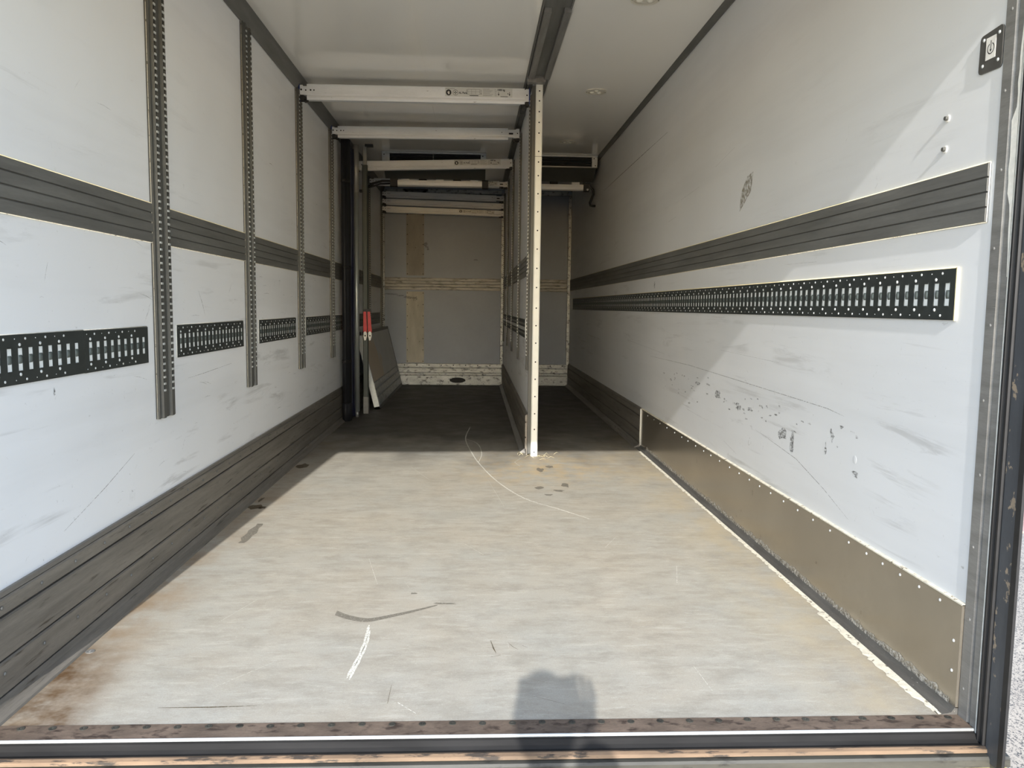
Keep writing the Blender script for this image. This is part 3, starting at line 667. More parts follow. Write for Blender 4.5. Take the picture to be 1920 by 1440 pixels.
# ------------------------------------------------------------------ cooling units under the ceiling
def unit(name, lab, x0, x1, mull):
    Y0 = 8.13; t = thing(name, lab, 'cooling unit', ((x0 + x1) / 2, Y0, H), 'cooling units')
    prof = [(Y0 + .03, H), (Y0 + .03, 2.452), (Y0 + .25, 2.335), (Y0 + .50, 2.385), (Y0 + .56, H)]
    MB().prism(prof, 'x', x0 + .006, x1 - .006).build('casing', m_unitdk, t)
    MB().cbox(x0, x1, Y0 - .012, Y0 + .03, 2.542, H, .004, ax=0).build('top_rail', m_galv, t)
    MB().box(x0, x1, Y0, Y0 + .03, 2.440, 2.452).build('bottom_rail', m_grey, t)
    for a, b in ((x0, x0 + .075), (x1 - .055, x1)):
        q = MB().cbox(a, b, Y0 - .004, Y0 + .03, 2.446, 2.543, .003, ax=1).build('end_cover', m_galv, t)
        MB().dome((a + .02, Y0 - .004, 2.53), (0, -1, 0), .006, .002).dome((b - .02, Y0 - .004, 2.46), (0, -1, 0), .006, .002).build('screws', m_dark, q)
    MB().box(x0 + .07, x1 - .05, Y0 + .027, Y0 + .0299, 2.452, 2.542).build('dark_opening', m_dark, t)
    for i in range(3):
        z = 2.470 + i * .026
        MB().prism([(Y0 + .001, z), (Y0 + .004, z - .003), (Y0 + .026, z + .006), (Y0 + .024, z + .009)], 'x', x0 + .075, x1 - .055).build('louvre_slat', m_unitdk, t)
    for x in mull: MB().box(x - .003, x + .003, Y0 - .001, Y0 + .02, 2.452, 2.543).build('mullion', m_grey, t)
    return t
ul = unit('cooling_unit', 'left cooling unit with black louvre under the ceiling behind the second beam', -.957, .078, [-.45])
ur = unit('cooling_unit', 'right cooling unit with black louvre under the ceiling right of the partition post', .465, 1.196, [])
for x0, x1 in ((-.85, .06), (.46, 1.115)):
    left = x0 < 0
    p = [(8.395, 2.290), (8.40, 2.262), (8.42, 2.250), (8.44, 2.262), (8.445, 2.29), (8.445, 2.312), (8.395, 2.312)]
    if left: p = [(a, b + .012) for a, b in p]
    t = MB().prism(p, 'x', x0, x1).build('drip_tray', m_beam, ul if left else ur); t['label'] = 'silver drip tray with black hose'
    n = 5 if left else 3
    for i in range(n):
        xx = x0 + .1 + i * (x1 - x0 - .2) / (n - 1); zt = 2.312 + (.012 if left else 0)
        MB().box(xx - .04, xx + .04, 8.40, 8.44, zt, zt + .030).build('bracket', m_beam if i % 2 == 0 else m_dark, t)
    if left:
        MB().cbox(x0 - .055, x0 + .02, 8.385, 8.455, 2.255, 2.345, .008, ax=0).build('hose_coupling', m_black, t)
        MB().cbox(x1 - .02, x1 + .045, 8.385, 8.455, 2.25, 2.335, .008, ax=0).build('hose_coupling', m_black, t)
        MB().tube([(x0 - .04, 8.42, 2.315), (x0 - .14, 8.43, 2.315), (x0 - .24, 8.45, 2.29), (x0 - .30, 8.46, 2.25), (x0 - .335, 8.46, 2.215)], .012, 8).tube([(x0 - .04, 8.42, 2.29), (x0 - .16, 8.43, 2.285), (x0 - .25, 8.45, 2.26), (x0 - .33, 8.46, 2.24)], .009, 8).build('drain_hose', m_black, t)
        MB().box(-1.228, -1.14, 8.44, 8.48, 2.20, 2.225).box(-1.19, -1.16, 8.445, 8.475, 2.15, 2.20).build('hose_clip', m_black, t)
    else:
        MB().cbox(x1 - .02, x1 + .045, 8.385, 8.455, 2.245, 2.33, .008, ax=0).build('hose_coupling', m_black, t)
        MB().tube([(x1 + .03, 8.42, 2.29), (x1 + .06, 8.42, 2.29), (x1 + .085, 8.42, 2.262), (x1 + .088, 8.42, 2.22), (x1 + .072, 8.42, 2.175), (x1 + .055, 8.42, 2.13), (x1 + .06, 8.42, 2.105), (x1 + .085, 8.42, 2.10), (x1 + .113, 8.42, 2.10)], .012, 8).build('drain_hose', m_black, t)
        MB().dome((x1 + .022, 8.385, 2.262), (0, -1, 0), .012, .01).build('drain_plug', m_wplas, t)
# dark bracket hanging at the top of the bulkhead
t = thing('pipe_bracket', 'small black v-shaped bracket on bulkhead above the stacked beams', 'bracket', (-.80, 10.44, 2.46))
MB().tube([(-.93, 10.45, 2.52), (-.87, 10.44, 2.44)], .014, 8).build('arm', m_black, t); MB().tube([(-.66, 10.45, 2.52), (-.73, 10.44, 2.44)], .014, 8).build('arm', m_black, t)
MB().box(-.88, -.72, 10.43, 10.455, 2.425, 2.445).build('base_bar', m_black, t); MB().box(-.95, -.64, 10.45, YB, 2.51, 2.53).build('mount', m_black, t)

# ------------------------------------------------------------------ ceiling lamps
for i, (x, y, d) in enumerate(((.805, 4.06, 'nearest, at picture top'), (.818, 5.76, 'middle one of three'), (.818, 7.48, 'farthest of three'))):
    t = thing('ceiling_light', 'round three-lens lamp in the ceiling right of the partition, ' + d, 'lamp', (x, y, H), 'round ceiling lamps')
    MB().ring((x, y, H), (0, 0, -1), .058, .075, .007, 28).build('trim_ring', m_lampring, t)
    MB().dome((x, y, H), (0, 0, -1), .060, .004, 24).build('reflector', m_lampring, t)
    for k in range(3):
        a = PI / 2 + k * 2 * PI / 3; MB().dome((x + .030 * math.cos(a), y - .030 * math.sin(a), H - .003), (0, 0, -1), .017, .010, 12, 0, 3).build('lens', m_lens, t)
    for k in range(2): MB().dome((x + .066 * (1 - 2 * k), y, H - .007), (0, 0, -1), .004, .002, 8).build('screw', m_dark, t)

# ------------------------------------------------------------------ right wall fittings
t = thing('switch_plate', 'dark rounded metal plate with white power symbol sticker at the top right', 'switch', (HW, 1.951, 1.67))
mb = MB(); pts = []
for cy, cz, a0 in ((1.994 - .010, 1.716 - .010, 0), (1.908 + .010, 1.722 - .010, 90), (1.908 + .010, 1.622 + .010, 180), (1.996 - .010, 1.624 + .010, 270)):
    for k in range(5):
        a = math.radians(a0 + k * 22.5); pts.append((cy + .010 * math.cos(a), cz + .010 * math.sin(a)))
mb.prism(pts, 'x', HW - .004, HW); mb.build('plate', m_plated, t)
q = MB().box(HW - .0046, HW - .004, 1.933, 1.970, 1.652, 1.705).build('sticker', m_wplas, t); q['label'] = 'white sticker printed with a power symbol'
ik = MB(); cy, cz = 1.951, 1.677; n = 30
ik.add([(HW - .0049, cy + r * math.cos(a), cz + r * math.sin(a)) for r in (.011, .0135) for a in [math.radians(115 + k * 310 / n) for k in range(n + 1)]],
       [(k, k + 1, n + 2 + k, n + 1 + k) for k in range(n)])
ik.add([(HW - .0049, cy - .0013, cz - .002), (HW - .0049, cy + .0013, cz - .002), (HW - .0049, cy + .0013, cz + .019), (HW - .0049, cy - .0013, cz + .019)], [(0, 1, 2, 3)])
ik.add([(HW - .0049, cy - .004, cz - .002), (HW - .0049, cy + .004, cz - .002), (HW - .0049, cy, cz - .009)], [(0, 1, 2)])
ik.build('power_symbol', m_ink, q)
for y, z in ((1.980, 1.704), (1.922, 1.706), (1.922, 1.642), (1.980, 1.642)): MB().dome((HW - .004, y, z), (-1, 0, 0), .0045, .0025, 10).build('screw', m_galv, t)
for z, y, d in ((1.549, 2.120, 'upper'), (1.469, 2.123, 'lower')):
    t = thing('wall_bolt', d + ' of two washered bolts on the right wall above the bump band', 'bolt', (HW, y, z), 'bolts on the right wall')
    MB().ring((HW, y, z), (-1, 0, 0), .003, .0095, .003, 18).build('washer', m_wplas, t)
    MB().tube([(HW, y, z), (HW - .010, y, z)], .0055, 8).build('bolt_head', m_track, t)

# marks on the right wall: black rubber, pencil-thin scratches, old sticker
def rmark(mb, y, z, a, b, ang=0.): 
    c_, s_ = math.cos(ang), math.sin(ang); fleck(mb, (HW - .0006, y, z), (0, c_, s_), (0, -s_, c_), a, b, 0, 12, .6)
mb = MB()
from_px = [(4.02, .600, .06, .03), (3.70, .575, .05, .025), (3.15, .535, .055, .035), (3.05, .515, .03, .055), (2.70, .60, .025, .03), (4.4, .62, .07, .012), (3.55, .585, .06, .012), (4.2, .635, .05, .010), (2.75, .545, .012, .03), (2.52, .50, .03, .012)]
for y, z, a, b in from_px: rmark(mb, y, z, a, b)
for i in range(60): rmark(mb, random.uniform(2.4, 5.2), random.gauss(.60, .04), random.uniform(.008, .03), random.uniform(.003, .008), random.uniform(-.1, .1))
q = tag(mb.build('scuff_marks', m_scuff, wall_r), kind='stuff')
def line_marks(pts, wd, nrm, mb, off=.0007):
    pts = [Vector(p) for p in pts]; nrm = Vector(nrm); vs = []
    for i, p in enumerate(pts):
        d = (pts[min(i + 1, len(pts) - 1)] - pts[max(i - 1, 0)]).normalized(); sd_ = d.cross(nrm).normalized() * wd * (.5 + .5 * random.random()) * (.25 if i in (0, len(pts) - 1) else 1)
        vs += [p + sd_ + nrm * off, p - sd_ + nrm * off]
    mb.add(vs, [(2 * i, 2 * i + 1, 2 * i + 3, 2 * i + 2) for i in range(len(pts) - 1)])
def RW(*q): return [(HW, y, z) for y, z in q]
mb = MB()
for q in ([(3.40, .50), (3.0, .46), (2.75, .40), (2.55, .34)], [(5.6, .70), (4.6, .71), (3.6, .70), (2.75, .69), (2.62, .68)], [(4.0, .83), (3.2, .82)], [(6.5, .78), (5.2, .74)], [(4.6, .45), (4.2, .44)], [(3.9, .38), (3.7, .35)], [(3.2, 1.22), (2.9, 1.215)]):
    line_marks(RW(*q), .0018, (-1, 0, 0), mb)
tag(mb.build('scratches', m_scufff, wall_r), kind='stuff')
mb = MB(); line_marks(RW((5.3, 2.19), (6.0, 2.19), (7.2, 2.185), (7.9, 2.18)), .004, (-1, 0, 0), mb)
for q in ([(4.9, 1.70), (4.5, 1.72)], [(4.2, 1.78), (3.9, 1.82)], [(5.2, 1.6), (5.0, 1.61)]): line_marks(RW(*q), .002, (-1, 0, 0), mb)
tag(mb.build('scratches', m_scufff, wall_r), kind='stuff')
mb = MB(); 
mb.add(RW((3.62, 1.61), (3.50, 1.50), (3.50, 1.585), (3.62, 1.665))[:0] or [(HW - .0008, y, z) for y, z in ((3.78, 1.585), (3.79, 1.50), (3.64, 1.575), (3.62, 1.66), (3.70, 1.65))], [(0, 1, 2, 3, 4)])
q = mb.build('sticker_residue', m_resid, wall_r)
mb = MB(); rmark(mb, 5.55, 1.205, .02, .03); tag(mb.build('scuff_marks', m_scuff, wall_r), kind='stuff')
mb = MB()
for y, z, r in ((2.53, .548, .014), (3.32, .565, .008), (2.86, .55, .006)): mb.dome((HW, y, z), (-1, 0, 0), r, r * .05, 14, 0, 3)
tag(mb.build('dents', m_wallr, wall_r), kind='stuff')
# marks on the left wall
mb = MB()
for i in range(70):
    y = random.uniform(2.0, 6.6); z = random.choice([random.uniform(.32, .8), random.uniform(.95, 1.25), random.uniform(1.42, 2.3)]); a = random.choice([0, 0, .1, -.2, .8, 1.2])
    ll_ = random.uniform(.01, .06); line_marks([(-HW, y - ll_ * math.cos(a), z - ll_ * math.sin(a)), (-HW, y, z + .003), (-HW, y + ll_ * math.cos(a), z + ll_ * math.sin(a))], random.uniform(.0005, .0014), (1, 0, 0), mb)
for q in ([(2.35, .36), (2.62, .43), (2.85, .50)], [(3.4, .72), (3.6, .725), (4.0, .74)], [(3.55, 1.09), (3.6, 1.03), (3.63, .98)]): line_marks([(-HW, y, z) for y, z in q], .002, (1, 0, 0), mb)
tag(mb.build('scratches', m_scufff, wall_l), kind='stuff')
mb = MB()
for k in range(6): line_marks([(-HW, 2.80 + k * .008, .335), (-HW, 2.802 + k * .008, .375)], .0015, (1, 0, 0), mb)
fleck(mb, (-HW + .0007, 2.33, .775), (0, 1, 0), (0, 0, 1), .008, .016, 0, 9, .5)
tag(mb.build('scratches', m_scuff, wall_l), kind='stuff')

# marks on the deck
def FL(pts, wd, mb): line_marks([(x, y, 0) for x, y in pts], wd, (0, 0, 1), mb, .0006)
mb = MB()
def curve(pts, n=6):
    P = [Vector((*p, 0)) for p in pts]; P = [P[0] * 2 - P[1]] + P + [P[-1] * 2 - P[-2]]; out = []
    for i in range(1, len(P) - 2):
        for k in range(n):
            t = k / n; a, b, c, d = P[i - 1:i + 3]
            q = .5 * ((2 * b) + (c - a) * t + (2 * a - 5 * b + 4 * c - d) * t * t + (3 * b - a - 3 * c + d) * t ** 3); out.append((q.x, q.y))
    return out + [pts[-1]]
FL(curve([(-.055, 6.83), (-.089, 6.2), (-.036, 5.57), (.024, 5.13), (.124, 4.63), (.257, 4.23), (.422, 4.0), (.558, 3.80)]), .0045, mb)
FL(curve([(-.089, 6.19), (.003, 5.97), (.032, 5.57), (.007, 5.22)]), .003, mb)
FL(curve([(-.36, 2.517), (-.357, 2.342), (-.373, 2.144)]), .006, mb); FL(curve([(-.352, 2.475), (-.350, 2.34), (-.365, 2.134)]), .0055, mb)
FL([(-.22, 2.005), (-.167, 1.946)], .005, mb)
for q in ([(-.431, 5.09), (-.288, 4.695)], [(.062, 4.7), (.135, 4.06)], [(.3, 5.4), (.25, 5.25), (.28, 5.1)], [(.42, 5.42), (.5, 5.36)], [(-.85, 2.55), (-.78, 2.75)], [(-.72, 2.1), (-.6, 2.25)], [(.55, 3.35), (.62, 3.5)], [(-.45, 3.2), (-.38, 2.9)], [(-.06, 3.4), (.02, 3.25)], [(.75, 2.9), (.80, 3.1)], [(.62, 2.2), (.63, 2.05)]): FL(q, .003, mb)
for i in range(70):
    x = random.uniform(-1.05, 1.1); y = random.uniform(1.95, 5.4); a = random.uniform(0, PI); l_ = random.uniform(.01, .05); FL([(x, y), (x + l_ * math.cos(a), y + l_ * math.sin(a))], .0014, mb)
q = tag(mb.build('white_scrapes', m_chalk, pan[0]), kind='stuff')
mb = MB()
def FK(x, y, a, b, n=11, jag=.5): fleck(mb, (x, y, .0009), (1, 0, 0), (0, 1, 0), a, b, 0, n, jag)
P = curve([(-.485, 2.62), (-.434, 2.58), (-.369, 2.557), (-.294, 2.592), (-.217, 2.638), (-.147, 2.686)], 8)
vs = []
for i, (x, y) in enumerate(P): 
    wd = .017 * (1 - i / len(P)) ** .6 + .003; vs += [(x, y + wd, .0009), (x, y - wd, .0009)]
mb.add(vs, [(2 * i, 2 * i + 1, 2 * i + 3, 2 * i + 2) for i in range(len(P) - 1)])
FK(-.238, 2.80, .014, .012); FK(-.12, 2.70, .05, .012)
for x, y, a, b in ((.351, 4.489, .04, .05), (.513, 4.559, .03, .07), (.39, 4.319, .03, .025), (.46, 4.42, .04, .03), (.40, 5.0, .03, .08), (.47, 5.1, .03, .06)): FK(x, y, a, b)
vs = []; 
for i in range(9):
    y = 3.42 + i * .039; wd = .014 + .008 * random.random() * (1 if 1 < i < 7 else 0); x = -1.03 + .004 * math.sin(i * 2); vs += [(x - wd, y, .0009), (x + wd, y, .0009)]
mb.add(vs, [(2 * i, 2 * i + 1, 2 * i + 3, 2 * i + 2) for i in range(8)])
tag(mb.build('wet_stains', m_wet, pan[0]), kind='stuff')
mb = MB()
FK(-1.14, 4.05, .05, .06); FK(-1.10, 4.03, .025, .03); FK(-1.15, 4.2, .012, .06); FK(-1.12, 5.10, .05, .10)
FL([(.032, 2.39), (.040, 2.33), (.047, 2.297)], .003, mb); FL([(.02, 2.335), (.055, 2.34)], .002, mb); FL([(.03, 2.27), (.06, 2.285)], .003, mb); FL([(.128, 2.35), (.145, 2.335)], .003, mb); FL([(.085, 2.375), (.10, 2.34), (.115, 2.32)], .0015, mb)
FL([(.14, 2.03), (.22, 1.985)], .0025, mb); FL([(-.245, 2.10), (-.245, 2.0)], .003, mb); FL([(-.83, 1.99), (-.70, 1.99), (-.58, 1.995)], .003, mb)
tag(mb.build('oil_stains', m_oil, pan[0]), kind='stuff')
q = MB().ring((-1.159, 2.331, 0), (0, 0, 1), .006, .013, .002, 14).dome((-1.159, 2.331, 0), (0, 0, 1), .006, .003).build('deck_screw', m_alu, pan[0])
mb = MB()
for i in range(14):
    a = random.uniform(0, PI); x = .40 + random.gauss(0, .08); y = 5.46 + random.gauss(0, .04); l_ = random.uniform(.03, .09)
    mb.tube([(x, y, .002), (x + l_ * .5 * math.cos(a), y + l_ * .5 * math.sin(a), .004 + .02 * random.random()), (x + l_ * math.cos(a), y + l_ * math.sin(a), .002)], .0008, 4)
q = mb.build('straw_wisps', m_cream); tag(q, 'pale straw and fibre wisps caught at the foot of the cream post', 'debris', kind='stuff')

# ------------------------------------------------------------------ things leaning in the left bay
# rolled curtain
t = thing('insulated_curtain', 'black rolled insulating curtain standing upright against the left wall', 'curtain', (-1.165, 7.18, 0))
pts = []
for k in range(40):
    a = 2 * PI * k / 40; r = 1 + .07 * math.sin(3 * a + 1) + .04 * math.sin(7 * a); pts.append((-1.166 + .038 * r * math.cos(a), 7.17 + .075 * r * math.sin(a)))
MB().prism(pts, 'z', .0, 2.47, 0, True).build('roll', m_curt, t)
MB().prism([(x * 1 + (x + 1.166) * .08, y + (y - 7.17) * .08) for x, y in pts], 'z', .02, .16, 0, True).build('bottom_sleeve', m_curt, t)
for z in (.52, 1.35, 2.1): MB().prism([(x + (x + 1.166) * .05, y + (y - 7.17) * .05) for x, y in pts], 'z', z, z + .03, 0, True).build('tie_band', m_black, t)
# navy tarpaulin folded behind
t = thing('folded_tarpaulin', 'creased navy blue tarpaulin hanging between black curtain and aluminium pole', 'tarpaulin', (-1.13, 7.34, 0))
vs = []; fs = []; nx, nz = 14, 40
for j in range(nz + 1):
    z = .02 + 2.40 * j / nz
    for i in range(nx + 1):
        u = i / nx; vs.append((-1.195 + .085 * u, 7.285 + .022 * math.sin(u * 16 + .5 * math.sin(z * 2.3)) + .014 * math.sin(z * 5 + u * 9), z))
fs = [(j * (nx + 1) + i, j * (nx + 1) + i + 1, (j + 1) * (nx + 1) + i + 1, (j + 1) * (nx + 1) + i) for j in range(nz) for i in range(nx)]
q = MB().add(vs, fs, 0, True).build('cloth', m_blue, t)
so = q.modifiers.new('thick', 'SOLIDIFY'); so.thickness = .004
# poles
t = thing('load_pole', 'bare aluminium load pole standing upright beside the navy tarpaulin', 'pole', (-1.108, 7.392, 0), 'load poles')
MB().tube([(-1.108, 7.392, .055), (-1.106, 7.380, 2.12)], .024, 14).build('tube', m_pole, t)
MB().tube([(-1.106, 7.380, 2.05), (-1.106, 7.378, 2.47)], .027, 14).build('upper_sleeve', m_grey, t)
MB().tube([(-1.108, 7.392, .0), (-1.108, 7.391, .06)], [.016, .018], 12).build('foot', m_alu, t)
t = thing('load_pole', 'green-grey load pole standing behind the aluminium pole with red strap on it', 'pole', (-1.062, 7.66, 0), 'load poles')
MB().cbox(-1.086, -1.038, 7.636, 7.684, .14, 2.34, .006).build('tube', m_pole2, t)
MB().cbox(-1.089, -1.035, 7.633, 7.687, .0, .16, .006).build('foot_sleeve', m_alud, t)
MB().cbox(-1.080, -1.044, 7.642, 7.678, 2.34, 2.52, .005).build('inner_tube', m_grey, t)
MB().box(-1.06, -.985, 7.64, 7.68, 2.505, 2.53).build('top_hook', m_black, t)
# red strap ends
t = thing('red_strap', 'red two-tongued strap with white riveted tips hanging on the grey-green pole', 'strap', (-1.035, 7.60, .85))
for k, x in enumerate((-1.062, -1.026)):
    ztop = .975; p = [(x - .013, ztop), (x + .012, ztop), (x + .020 + .008 * k, .80), (x + .016 + .008 * k, .775), (x + .002 + .008 * k, .79), (x - .012 + .008 * k, .775), (x - .015 + .006 * k, .80)]
    MB().prism(p, 'y', 7.596 + .008 * k, 7.612 + .008 * k).build('tongue', m_red, t)
    xx = x + .002 + .008 * k; p = [(xx - .015, .778), (xx, .792), (xx + .015, .776), (xx + .016, .74), (xx + .006, .705), (xx - .008, .703), (xx - .016, .74)]
    q = MB().prism(p, 'y', 7.595 + .008 * k, 7.613 + .008 * k).build('white_tip', m_wplas, t)
    MB().dome((xx, 7.595 + .008 * k, .748), (0, -1, 0), .007, .004, 10).build('rivet', m_dark, q)
MB().box(-1.078, -1.012, 7.618, 7.634, .93, 1.0).build('strap_loop', m_black, t)
# leaning panel: local y along, z up the board, x its thickness
ang = math.asin((1.185 - .965 - .03) / .80)
t = thing('leaning_panel', 'grey board panel with ribbed aluminium foot leaning against the left wall', 'panel', (-.966, 7.945, .004), rot=(0, -ang * 1.0, 0))
PH, PLn = .785, 2.45
def lb(mb, nm, m, base=(0, 0, 0)):
    o = mb.build(nm, m, None, (0, 0, 0)); o.parent = t; return o
lb(MB().box(-.046, -.004, .03, PLn - .01, .02, PH - .02), 'core', m_back)
lb(MB().box(-.004, 0, .04, PLn - .02, .27, PH - .03), 'board', m_board)
for a, c in ((.205, .268), (.125, .198), (.03, .118)):
    lb(MB().prism([(-.004, a), (.006, a + .006), (.006, c - .006), (-.004, c)], 'y', .04, PLn - .02), 'foot_rib', m_wornalu)
lb(MB().box(-.05, .004, 0, .04, 0, PH), 'end_edge', m_galv)
lb(MB().box(-.05, .004, PLn - .02, PLn, 0, PH), 'far_edge', m_black); lb(MB().box(-.05, .006, 0, PLn, PH - .03, PH + .004), 'top_edge', m_alud)
lb(MB().box(-.05, .004, 0, PLn, 0, .028), 'bottom_edge', m_alud)
lb(MB().box(-.052, -.03, -.004, .0, .33, .36), 'edge_catch', m_black)

# ------------------------------------------------------------------ the photographer, whose head throws the shadow on the deck
def skin_body(name, verts, edges, radii, mat, parent, root=0, sub=2):
    me = bpy.data.meshes.new(name); me.from_pydata(verts, edges, []); me.materials.append(mat)
    o = bpy.data.objects.new(name, me); col.objects.link(o); o.parent = parent
    sk = o.modifiers.new('skin', 'SKIN'); sk.use_smooth_shade = True
    sv = me.skin_vertices[0].data
    for i, r in enumerate(radii):
        sv[i].radius = r if isinstance(r, tuple) else (r, r); sv[i].use_root = (i == root)
    sb = o.modifiers.new('smooth', 'SUBSURF'); sb.levels = 1; sb.render_levels = sub
    return o
m_skin = worn('skin', srgb(206, 158, 130), .5, 0, .05, 20); m_hair = worn('short_brown_hair', srgb(62, 46, 34), .6, 0, .2, 60)
m_jacket = worn('dark_work_jacket', srgb(44, 50, 60), .8, 0, .1, 20); m_trous = worn('grey_trousers', srgb(78, 78, 80), .8, 0, .1, 20); m_shoe = worn('black_shoes', srgb(24, 24, 24), .5)
px, py = .022, -.24
t = thing('person', 'person in dark jacket and grey trousers standing outside the sill holding up a phone', 'person', (px, py, GZ))
Z = lambda z: z - GZ
J = {'hem': (0, 0, Z(.045)), 'waist': (0, 0, Z(.21)), 'pelvis': (0, 0, Z(.12)), 'belly': (0, 0, Z(.28)), 'chest': (0, .0, Z(.55)), 'neckb': (0, 0, Z(.795)), 'neck': (0, .01, Z(.84)), 'skullb': (0, .015, Z(.90)),
     'shR': (.185, 0, Z(.735)), 'elR': (.22, .03, Z(.43)), 'wrR': (.118, .20, Z(.865)), 'shL': (-.185, 0, Z(.735)), 'elL': (-.235, -.02, Z(.42)), 'wrL': (-.24, .05, Z(.17)),
     'hpR': (.095, 0, Z(.06)), 'knR': (.10, .02, Z(-.30)), 'anR': (.105, -.01, Z(-.67)), 'toR': (.115, .13, Z(-.715)), 'hpL': (-.095, 0, Z(.06)), 'knL': (-.10, .02, Z(-.30)), 'anL': (-.105, -.01, Z(-.67)), 'toL': (-.115, .13, Z(-.715))}
rad = {'hem': (.158, .112), 'waist': (.138, .098), 'pelvis': (.15, .10), 'belly': (.14, .10), 'chest': (.165, .11), 'neckb': (.085, .07), 'neck': .060, 'skullb': .058, 'shR': .062, 'elR': .045, 'wrR': .030, 'shL': .062, 'elL': .045, 'wrL': .030,
       'hpR': .09, 'knR': .062, 'anR': .042, 'toR': .036, 'hpL': .09, 'knL': .062, 'anL': .042, 'toL': .036}
K = [k for k in J if k not in ('hem', 'waist')]; E_ = [('pelvis', 'belly'), ('belly', 'chest'), ('chest', 'neckb'), ('neckb', 'neck'), ('neck', 'skullb'), ('chest', 'shR'), ('shR', 'elR'), ('elR', 'wrR'), ('chest', 'shL'), ('shL', 'elL'), ('elL', 'wrL'),
      ('pelvis', 'hpR'), ('hpR', 'knR'), ('knR', 'anR'), ('anR', 'toR'), ('pelvis', 'hpL'), ('hpL', 'knL'), ('knL', 'anL'), ('anL', 'toL')]
skin_body('body', [J[k] for k in K], [(K.index(a), K.index(b)) for a, b in E_], [rad[k] for k in K], m_skin, t)
def clothes(name, keys, grow, mat):
    es = [(keys.index(a), keys.index(b)) for a, b in E_ + [('hem', 'pelvis'), ('waist', 'pelvis')] if a in keys and b in keys]
    rr = [(tuple(x + grow for x in rad[k]) if isinstance(rad[k], tuple) else rad[k] + grow) for k in keys]
    skin_body(name, [J[k] for k in keys], es, rr, mat, t)
clothes('jacket', ['hem', 'pelvis', 'belly', 'chest', 'neckb', 'shR', 'elR', 'wrR', 'shL', 'elL', 'wrL'], .026, m_jacket)
clothes('trousers', ['waist', 'pelvis', 'hpR', 'knR', 'anR', 'hpL', 'knL', 'anL'], .010, m_trous)
for s_ in 'RL':
    a, b = Vector(J['an' + s_]), Vector(J['to' + s_])
    skin_body('shoe', [tuple(a + Vector((0, -.05, -.03))), tuple(a + Vector((0, .02, -.03))), tuple(b), tuple(b + Vector((0, .06, -.002)))], [(0, 1), (1, 2), (2, 3)], [.045, .047, .043, .030], m_shoe, t)
# head with a face, looking ahead (+y); height .235
hb = bmesh.new(); bmesh.ops.create_uvsphere(hb, u_segments=32, v_segments=24, radius=1)
hc = Vector((0, .03, Z(.987)))
for v in hb.verts:
    x, y, z = v.co; sx = .079 * (1 - .20 * max(0, -z) ** 1.3); sy = .096 - .012 * max(0, -z); p = Vector((x * sx, y * sy, z * .118))
    f = max(0, y)
    if f > .3:
        nose = math.exp(-(x / .16) ** 2) * math.exp(-((z + .22) / .17) ** 2); p.y += .022 * nose * f
        p.y += .006 * math.exp(-(x / .30) ** 2) * math.exp(-((z + .52) / .07) ** 2) + .005 * math.exp(-(x / .3) ** 2) * math.exp(-((z + .9) / .12) ** 2)
        for e in (-.38, .38): p.y -= .011 * math.exp(-((x - e) / .17) ** 2) * math.exp(-((z) / .12) ** 2)
    v.co = hc + p
hm_ = bpy.data.meshes.new('head'); hb.to_mesh(hm_); hb.free(); hm_.materials.append(m_skin)
for f in hm_.polygons: f.use_smooth = True
ho = inst('head', hm_, t)
for e in (-.031, .031): 
    q = MB().dome((e, .03 + .076, Z(.987)), (0, 1, 0), .012, .010, 12, 0, 4).build('eye', m_wplas, ho, (0, 0, 0)); 
    MB().dome((e, .0855 + .03, Z(.987)), (0, 1, 0), .0055, .0015, 10).build('iris', m_ink, ho, (0, 0, 0))
for e in (-1, 1):
    MB().add([(e * (.076 + .012 * math.sin(a)), .028 + .020 * math.cos(a) * .8, Z(.985) + .032 * math.sin(a - .3)) for a in [k * PI / 8 for k in range(16)]] + [(e * .070, .035, Z(.985))], [(k, (k + 1) % 16, 16) for k in range(16)], 0, True).build('ear', m_skin, ho, (0, 0, 0))
MB().box(-.022, .022, .112, .117, Z(.925), Z(.929)).build('mouth', worn('lips', srgb(170, 96, 90), .5), ho, (0, 0, 0))
hb = bmesh.new(); bmesh.ops.create_uvsphere(hb, u_segments=28, v_segments=20, radius=1)
for v in hb.verts: v.co = hc + Vector((v.co.x * .083, v.co.y * .100 - .004, v.co.z * .123))
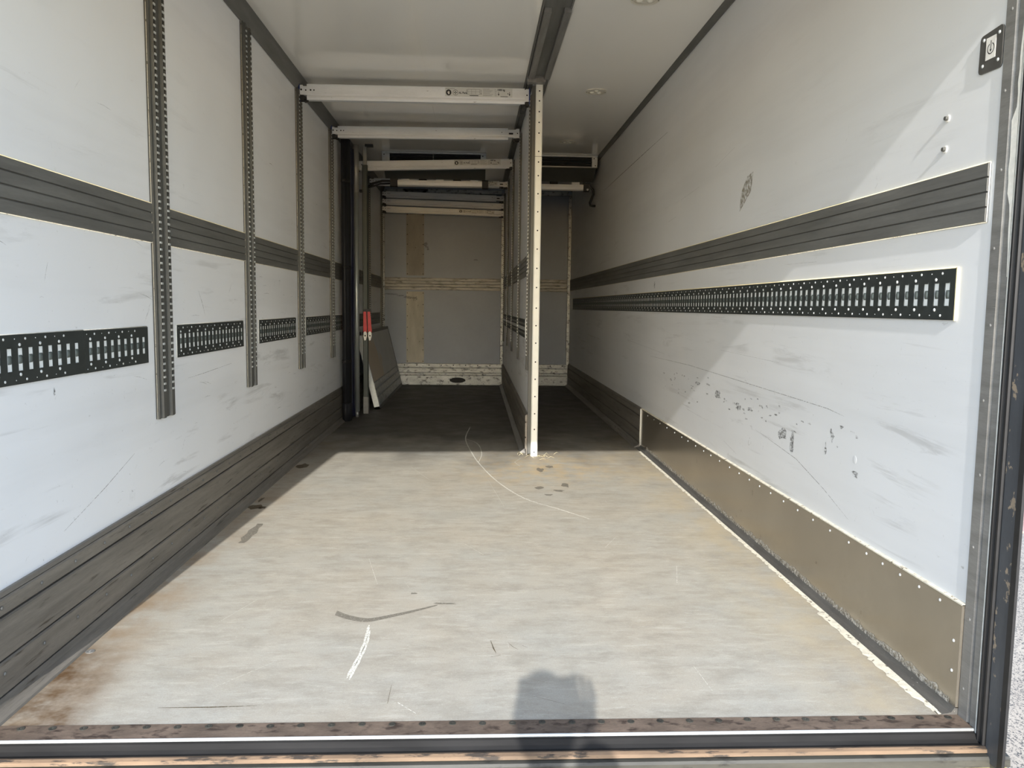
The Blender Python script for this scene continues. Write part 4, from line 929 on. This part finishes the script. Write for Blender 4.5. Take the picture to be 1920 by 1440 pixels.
bmesh.ops.delete(hb, geom=[v for v in hb.verts if (v.co.z - hc.z) < .035 + .8 * max(-.03, v.co.y - hc.y) * (1 if v.co.y > hc.y else 1.3)], context='VERTS')
hh_ = bpy.data.meshes.new('hair'); hb.to_mesh(hh_); hb.free(); hh_.materials.append(m_hair)
for f in hh_.polygons: f.use_smooth = True
inst('hair', hh_, t)
# hands: palm, four fingers and a thumb each, one body per hand
def hand(wrist, fwd, side, curl, name='hand'):
    wv = Vector(wrist); f = Vector(fwd).normalized(); s_ = Vector(side).normalized(); n_ = f.cross(s_).normalized()
    V = [wv, wv + f * .045, wv + f * .085]; R = [(.024, .018), (.034, .015), (.036, .012)]; Ed = [(0, 1), (1, 2)]
    for k, (o, L_) in enumerate(((-.030, .062), (-.010, .074), (.010, .078), (.029, .070))):
        base = wv + f * .078 + s_ * o; prev = len(V); V.append(base); R.append(.0095); Ed.append((2, prev)); d = f.copy()
        for j in range(3):
            d = (d + n_ * curl).normalized(); V.append(V[-1] + d * L_ / 3); R.append(.0088 - .0010 * j); Ed.append((len(V) - 2, len(V) - 1))
    V.append(wv + f * .035 + s_ * .034); R.append(.012); Ed.append((1, len(V) - 1)); d = (f * .6 + s_ * .8 + n_ * .3)
    for j in range(2): V.append(V[-1] + d.normalized() * .030); R.append(.0095 - .001 * j); Ed.append((len(V) - 2, len(V) - 1)); d = d + f * .5 + n_ * .3
    skin_body(name, [tuple(v) for v in V], Ed, R, m_skin, t)
hand(J['wrR'], (-.05, .15, 1), (-1, 0, .05), -.28)
hand(J['wrL'], (0, .12, -1), (0, 1, .1), .22)
# the phone, held just behind the lens position
ph = thing('phone', 'black smartphone held up in landscape in the raised right hand', 'phone', (.045, -.020, .966), rot=(math.radians(-5.5), 0, 0))
MB().cbox(-.080, .078, -.004, .004, -.040, .038, .008, ax=1).build('phone_body', m_black, None, (0, 0, 0)).parent = ph
MB().box(-.076, .074, -.0046, -.004, -.036, .034).build('screen', m_dark, None, (0, 0, 0)).parent = ph
MB().ring((-.066, .004, .024), (0, 1, 0), .005, .009, .0015, 16).build('lens_ring', m_alud, None, (0, 0, 0)).parent = ph
